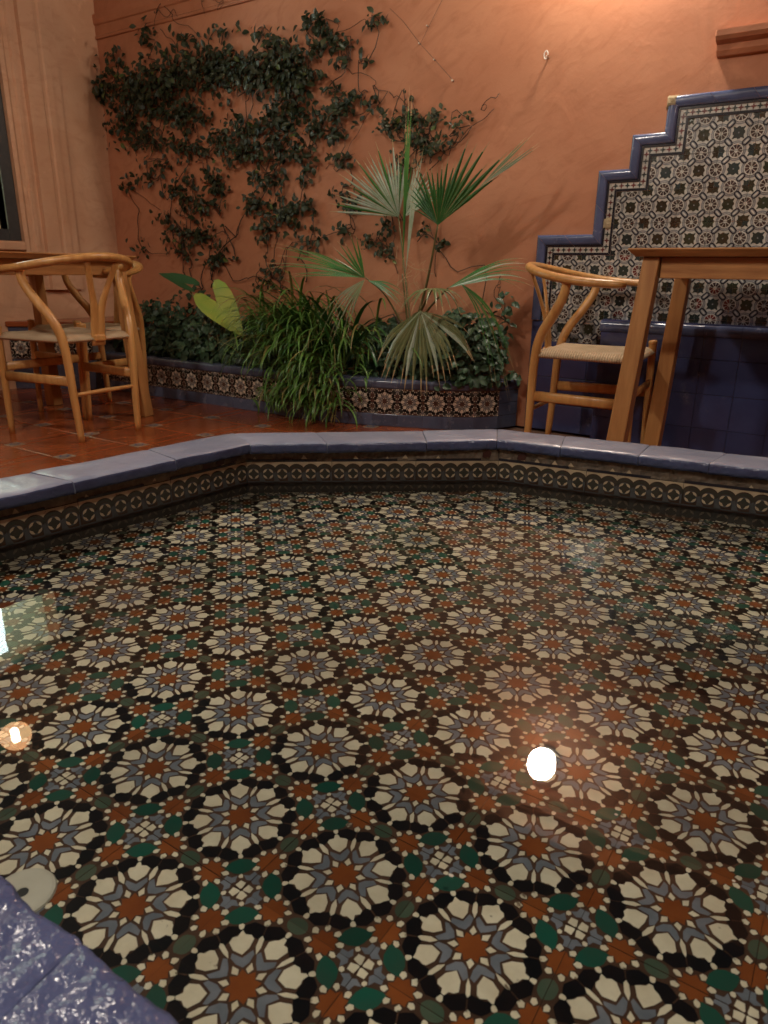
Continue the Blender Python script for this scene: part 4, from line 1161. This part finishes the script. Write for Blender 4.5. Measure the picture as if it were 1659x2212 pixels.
# left fan, nearly horizontal bundle with loose blades
frond(W(790, 600, 3.02), A_(164)+CF*.15, UP*1+CF*.65+CR*.2, .47, R(46), 12, .02, 'palm_green', .40, tipdroop=.12, stalk_bend=(-.02, 0, .07), mat2='palm_olive')
frond(W(788, 600, 3.01), A_(125)+CF*.15, CF*.8+UP*.3, .22, R(56), 6, .0, 'palm_green', .35, stalk=False)
frond(W(788, 604, 3.00), A_(222)+CF*.3, UP*.8+CF*.7-CR*.2, .27, R(60), 7, .18, 'palm_olive', .35, tipdroop=.3, stalk=False)
frond(W(795, 606, 3.00), A_(-12)+CF*.25, UP*.8+CF*.7, .20, R(46), 5, .1, 'palm_green', .35, tipdroop=.2, stalk=False)
# right fan, folded, tips sagging
frond(W(968, 622, 3.05), A_(24)+CF*.10, UP*1+CF*.7-CR*.3, .44, R(36), 11, .05, 'palm_green', .42, tipdroop=.22, stalk_bend=(.02, 0, .04), mat2='palm_pale')
frond(W(995, 612, 3.12), A_(-38)+CF*.2, UP*.7+CF*.6+CR*.5, .33, R(46), 7, .28, 'palm_green', .32, tipdroop=.5, stalk=False, mat2='palm_olive')
# small fan facing the pool
frond(W(934, 624, 3.0), CF*.75+UP*.1+CR*.1, UP*1+CF*.3, .19, R(240), 16, .28, 'palm_olive', .4, tipdroop=.4, stalk_bend=(.01, 0, .03))
# large lower fan hanging over the rim
frond(W(908, 672, 3.02), CF*.50-UP*.70+CR*.14, CF*.80+UP*.65-CR*.1, .305, R(138), 22, .13, 'palm_olive', .62, tipdroop=.6, stalk_bend=(0, -.04, .05), mat2='palm_pale')
# fibres at the heart
pm = PM()
for k in range(34):
    p = W(random.uniform(862, 915), random.uniform(560, 660), random.uniform(3.1, 3.22)); q = p+Vector((random.gauss(0, .07), random.gauss(0, .05), random.gauss(0, .08))); m_ = (p+q)/2+rv(.02)
    pm.tube([tuple(p), tuple(m_), tuple(q)], .0007, 'palm_tip', 4)
pm.build('fibres', palm)

# ---- arching grass clump spilling over the planter
grass = thing('spider_plant', 'bushy green strap-leaf plant spilling over the planter onto the floor', 'plant', (-2.5, 3.04, .22))
def blade(pm, a, d, L, wd, droop, mat, lift=1.):
    rows = []; p = Vector(a); v = Vector((d.x, d.y, 0)).normalized(); ang = lift; side = Vector((-v.y, v.x, 0))
    n = 8
    for k in range(n+1):
        t = k/n; w_ = wd*(math.sin(math.pi*min(1, .12+t*.88))**.7) if t < 1 else 0
        dirn = v*math.cos(ang)+UP*math.sin(ang)
        nr = UP*math.cos(ang)-v*math.sin(ang)
        rows.append([p-side*w_+nr*w_*.4, p.copy(), p+side*w_+nr*w_*.4])
        p = p+dirn*(L/n); ang -= droop/n*(.5+t)
    pm.grid(rows, mat)
for k in range(900):
    u = random.random()
    cx_ = random.gauss(-2.54, .18); cyy = random.gauss(3.08, .06)
    a = random.gauss(-math.pi/2, .95); d = Vector((math.cos(a), math.sin(a), 0))
    z = random.uniform(.24, .50)
    dry = random.random() < (.20 if z < .32 else .06)
    if random.random() < .38:                        # hanging tufts in front of the wall
        cx_ = random.gauss(-2.42, .13); cyy = random.uniform(2.88, 2.96); z = random.choice((.30, .24, .19, .14, .10))+random.uniform(-.03, .05)
        pm = PM(); blade(pm, (cx_, cyy, z), d, random.uniform(.10, .22), random.uniform(.004, .007), random.uniform(1.6, 3.2), 'grass_dry' if dry else 'grass_blade', random.uniform(-.2, .9))
    else:
        pm = PM(); blade(pm, (cx_, cyy, z), d, random.uniform(.22, .46), random.uniform(.0032, .0075), random.uniform(1.6, 3.0), 'grass_dry' if dry else 'grass_blade', random.uniform(.5, 1.45))
    if k < 240: pm.build('leaf', grass, smooth=True)
    else:
        if k == 240: acc = PM()
        i = len(acc.v); acc.v += pm.v; acc.f += [tuple(i+q for q in f) for f in pm.f]; acc.mi += [acc.m(pm.mats[q]) for q in pm.mi]
for k in range(46):
    a = random.gauss(-math.pi/2, 1.2); pm = PM()
    blade(pm, (random.gauss(-2.42, .12), random.gauss(3.10, .05), random.uniform(.25, .40)), Vector((math.cos(a), math.sin(a), 0)), random.uniform(.30, .48), random.uniform(.009, .014), random.uniform(1.0, 2.4), 'palm_dark', random.uniform(.8, 1.5))
    pm.build('leaf', grass, smooth=True)
tag(acc.build('foliage', grass, smooth=True), kind='stuff')
pm = PM()
for k in range(9):
    x = random.uniform(-2.5, -2.2); y0 = 3.0
    P = crom([(x, y0, .27), (x+random.gauss(0, .02), 2.90, .24), (x+random.gauss(0, .03), 2.90, .10), (x+random.gauss(.03, .03), random.uniform(2.82, 2.89), random.uniform(.0, .04))], 5)
    pm.tube([tuple(p) for p in P], .0026, 'grass_dry', 5)
pm.build('runners', grass, smooth=True)

# ---- ivy beds
def ivy(label, boxes, nobj, size):
    root = thing('ivy', label, 'ivy', boxes[0][0])
    Ts = []
    for (x, y, z), (a, b, c), n in boxes:
        for _ in range(n):
            v = rv(); v.normalize(); r = random.random()**.22
            p = Vector((x+v.x*a*r, y+v.y*b*r, z+abs(v.z)*c*r if z < .4 else z+v.z*c*r))
            p.y = min(p.y, WY-.02); p.z = max(p.z, .22)
            out = Vector((v.x*.6, v.y*.7-.55, abs(v.z)*.7+.35))+rv(.35)
            tip = Vector((random.gauss(0, .8), random.gauss(-.5, .5), random.gauss(-.45, .4)))
            if tip.cross(out).length < .2: continue
            Ts.append((frame(p, tip, out, size*random.uniform(.6, 1.2)), random.randrange(2)))
    foliage(root, Ts, IV, nobj)
    return root
ivy('dense dark ivy filling the long planter behind the left chairs', [((-3.95, 3.22, .25), (.35, .22, .34), 620), ((-3.45, 3.2, .25), (.40, .22, .30), 680), ((-3.0, 3.2, .24), (.35, .20, .28), 520), ((-3.3, 3.06, .24), (.6, .08, .12), 240), ((-3.75, 3.36, .55), (.2, .1, .12), 40), ((-2.75, 3.3, .3), (.3, .18, .30), 360)], 300, .050)
ivy('mound of grey green ivy at the curved planter end near tile panel', [((-1.72, 3.33, .24), (.24, .15, .36), 700), ((-1.62, 3.38, .45), (.14, .1, .14), 140), ((-1.9, 3.3, .23), (.25, .14, .28), 320), ((-2.15, 3.34, .24), (.36, .14, .30), 520), ((-1.95, 3.24, .22), (.35, .10, .22), 420), ((-1.56, 3.44, .62), (.07, .05, .06), 14), ((-1.47, 3.40, .25), (.05, .06, .05), 16)], 300, .044)

# ---- elephant ear leaves
taro = thing('elephant_ear', 'elephant ear plant with one large yellow green leaf above the ivy', 'plant', (-3.15, 3.08, .22))
def taro_leaf(hub, tip, nrm, L, mat, name='leaf'):
    outline = [(0, .02), (-.10, .10), (-.30, .16), (-.42, .20), (-.46, .27), (-.40, .36), (-.20, .43), (.05, .42), (.30, .36), (.55, .26), (.75, .16), (.90, .07), (1.0, 0)]
    F = frame(hub, tip, nrm, L) @ Matrix.Diagonal((.86, 1, 1, 1)); pm = PM(); rows = []
    def z(x, y): return .16*abs(x)-.10*y*y*(1 if y > 0 else .5)+.014*math.sin(abs(x)*20+y*26)
    for i, (y, x) in enumerate(outline):
        row = []
        for s in [-1, -.75, -.5, -.25, 0, .25, .5, .75, 1]:
            yy = y if y >= 0 else y*min(1, abs(s)*1.25)
            row.append(F @ Vector((x*s, yy, z(x*s, yy))))
        rows.append(row)
    pm.grid(rows, mat); return pm.build(name, taro, smooth=True), F
t_tip = on_wall(520, 722, 2.99)-on_wall(468, 655, 3.03)
lf, F = taro_leaf(on_wall(468, 652, 3.03), t_tip, CF+UP*.25+CR*.15, .285, 'taro_leaf')
pm = PM(); pm.tube([tuple(F @ Vector((0, t, .006-.10*t*t*(1 if t > 0 else .5)))) for t in [0, .2, .4, .6, .8, .95]], [.0035, .003, .0025, .002, .0015, .0006], 'taro_rib', 5)
for t in (.05, .22, .4, .58):
    for s in (-1, 1): pm.tube([tuple(F @ Vector((s*x, t+x*.45, .006+.16*x-.10*(t+x*.45)**2))) for x in (0, .1, .2, .3*(1-t)+.02)], [.0018, .0014, .001, .0006], 'taro_rib', 4)
pm.build('veins', lf, smooth=True)
lf2, F2 = taro_leaf(on_wall(400, 612, 3.15), CR*-.8+UP*.35, UP*.8+CF*.5, .17, 'taro_dark')
for hub, b in ((on_wall(468, 652, 3.05), Vector((-3.20, 3.12, .25))), (on_wall(400, 612, 3.15), Vector((-3.35, 3.16, .25))), (on_wall(440, 640, 3.12), Vector((-3.28, 3.14, .25)))):
    P = crom([tuple(b), tuple((b+hub)/2+Vector((.02, 0, .05))), tuple(hub)], 7); pm = PM(); pm.tube([tuple(p) for p in P], [.010-.005*k/14 for k in range(15)], 'palm_stalk', 6); pm.build('stem', taro, smooth=True)

# ---- dust and bubbles on the water
pm = PM()
for k in range(46):
    x, y = random.uniform(-1.15, .2), random.uniform(.45, 1.65)
    if not inside(IN, x, y, -.06): continue
    r = random.choice((.0012, .0016, .0022, .003))*random.uniform(.7, 1.2); st = random.uniform(.4, 1)
    pm.face([(x+r*math.cos(a), y+r*st*math.sin(a), .2335) for a in [k2*math.pi/4+k for k2 in range(8)]], 'white_plastic' if k % 3 else 'grass_dry')
tag(pm.build('floating_dust'), 'specks of dust and bubbles floating on the pool water', 'dust', kind='stuff')
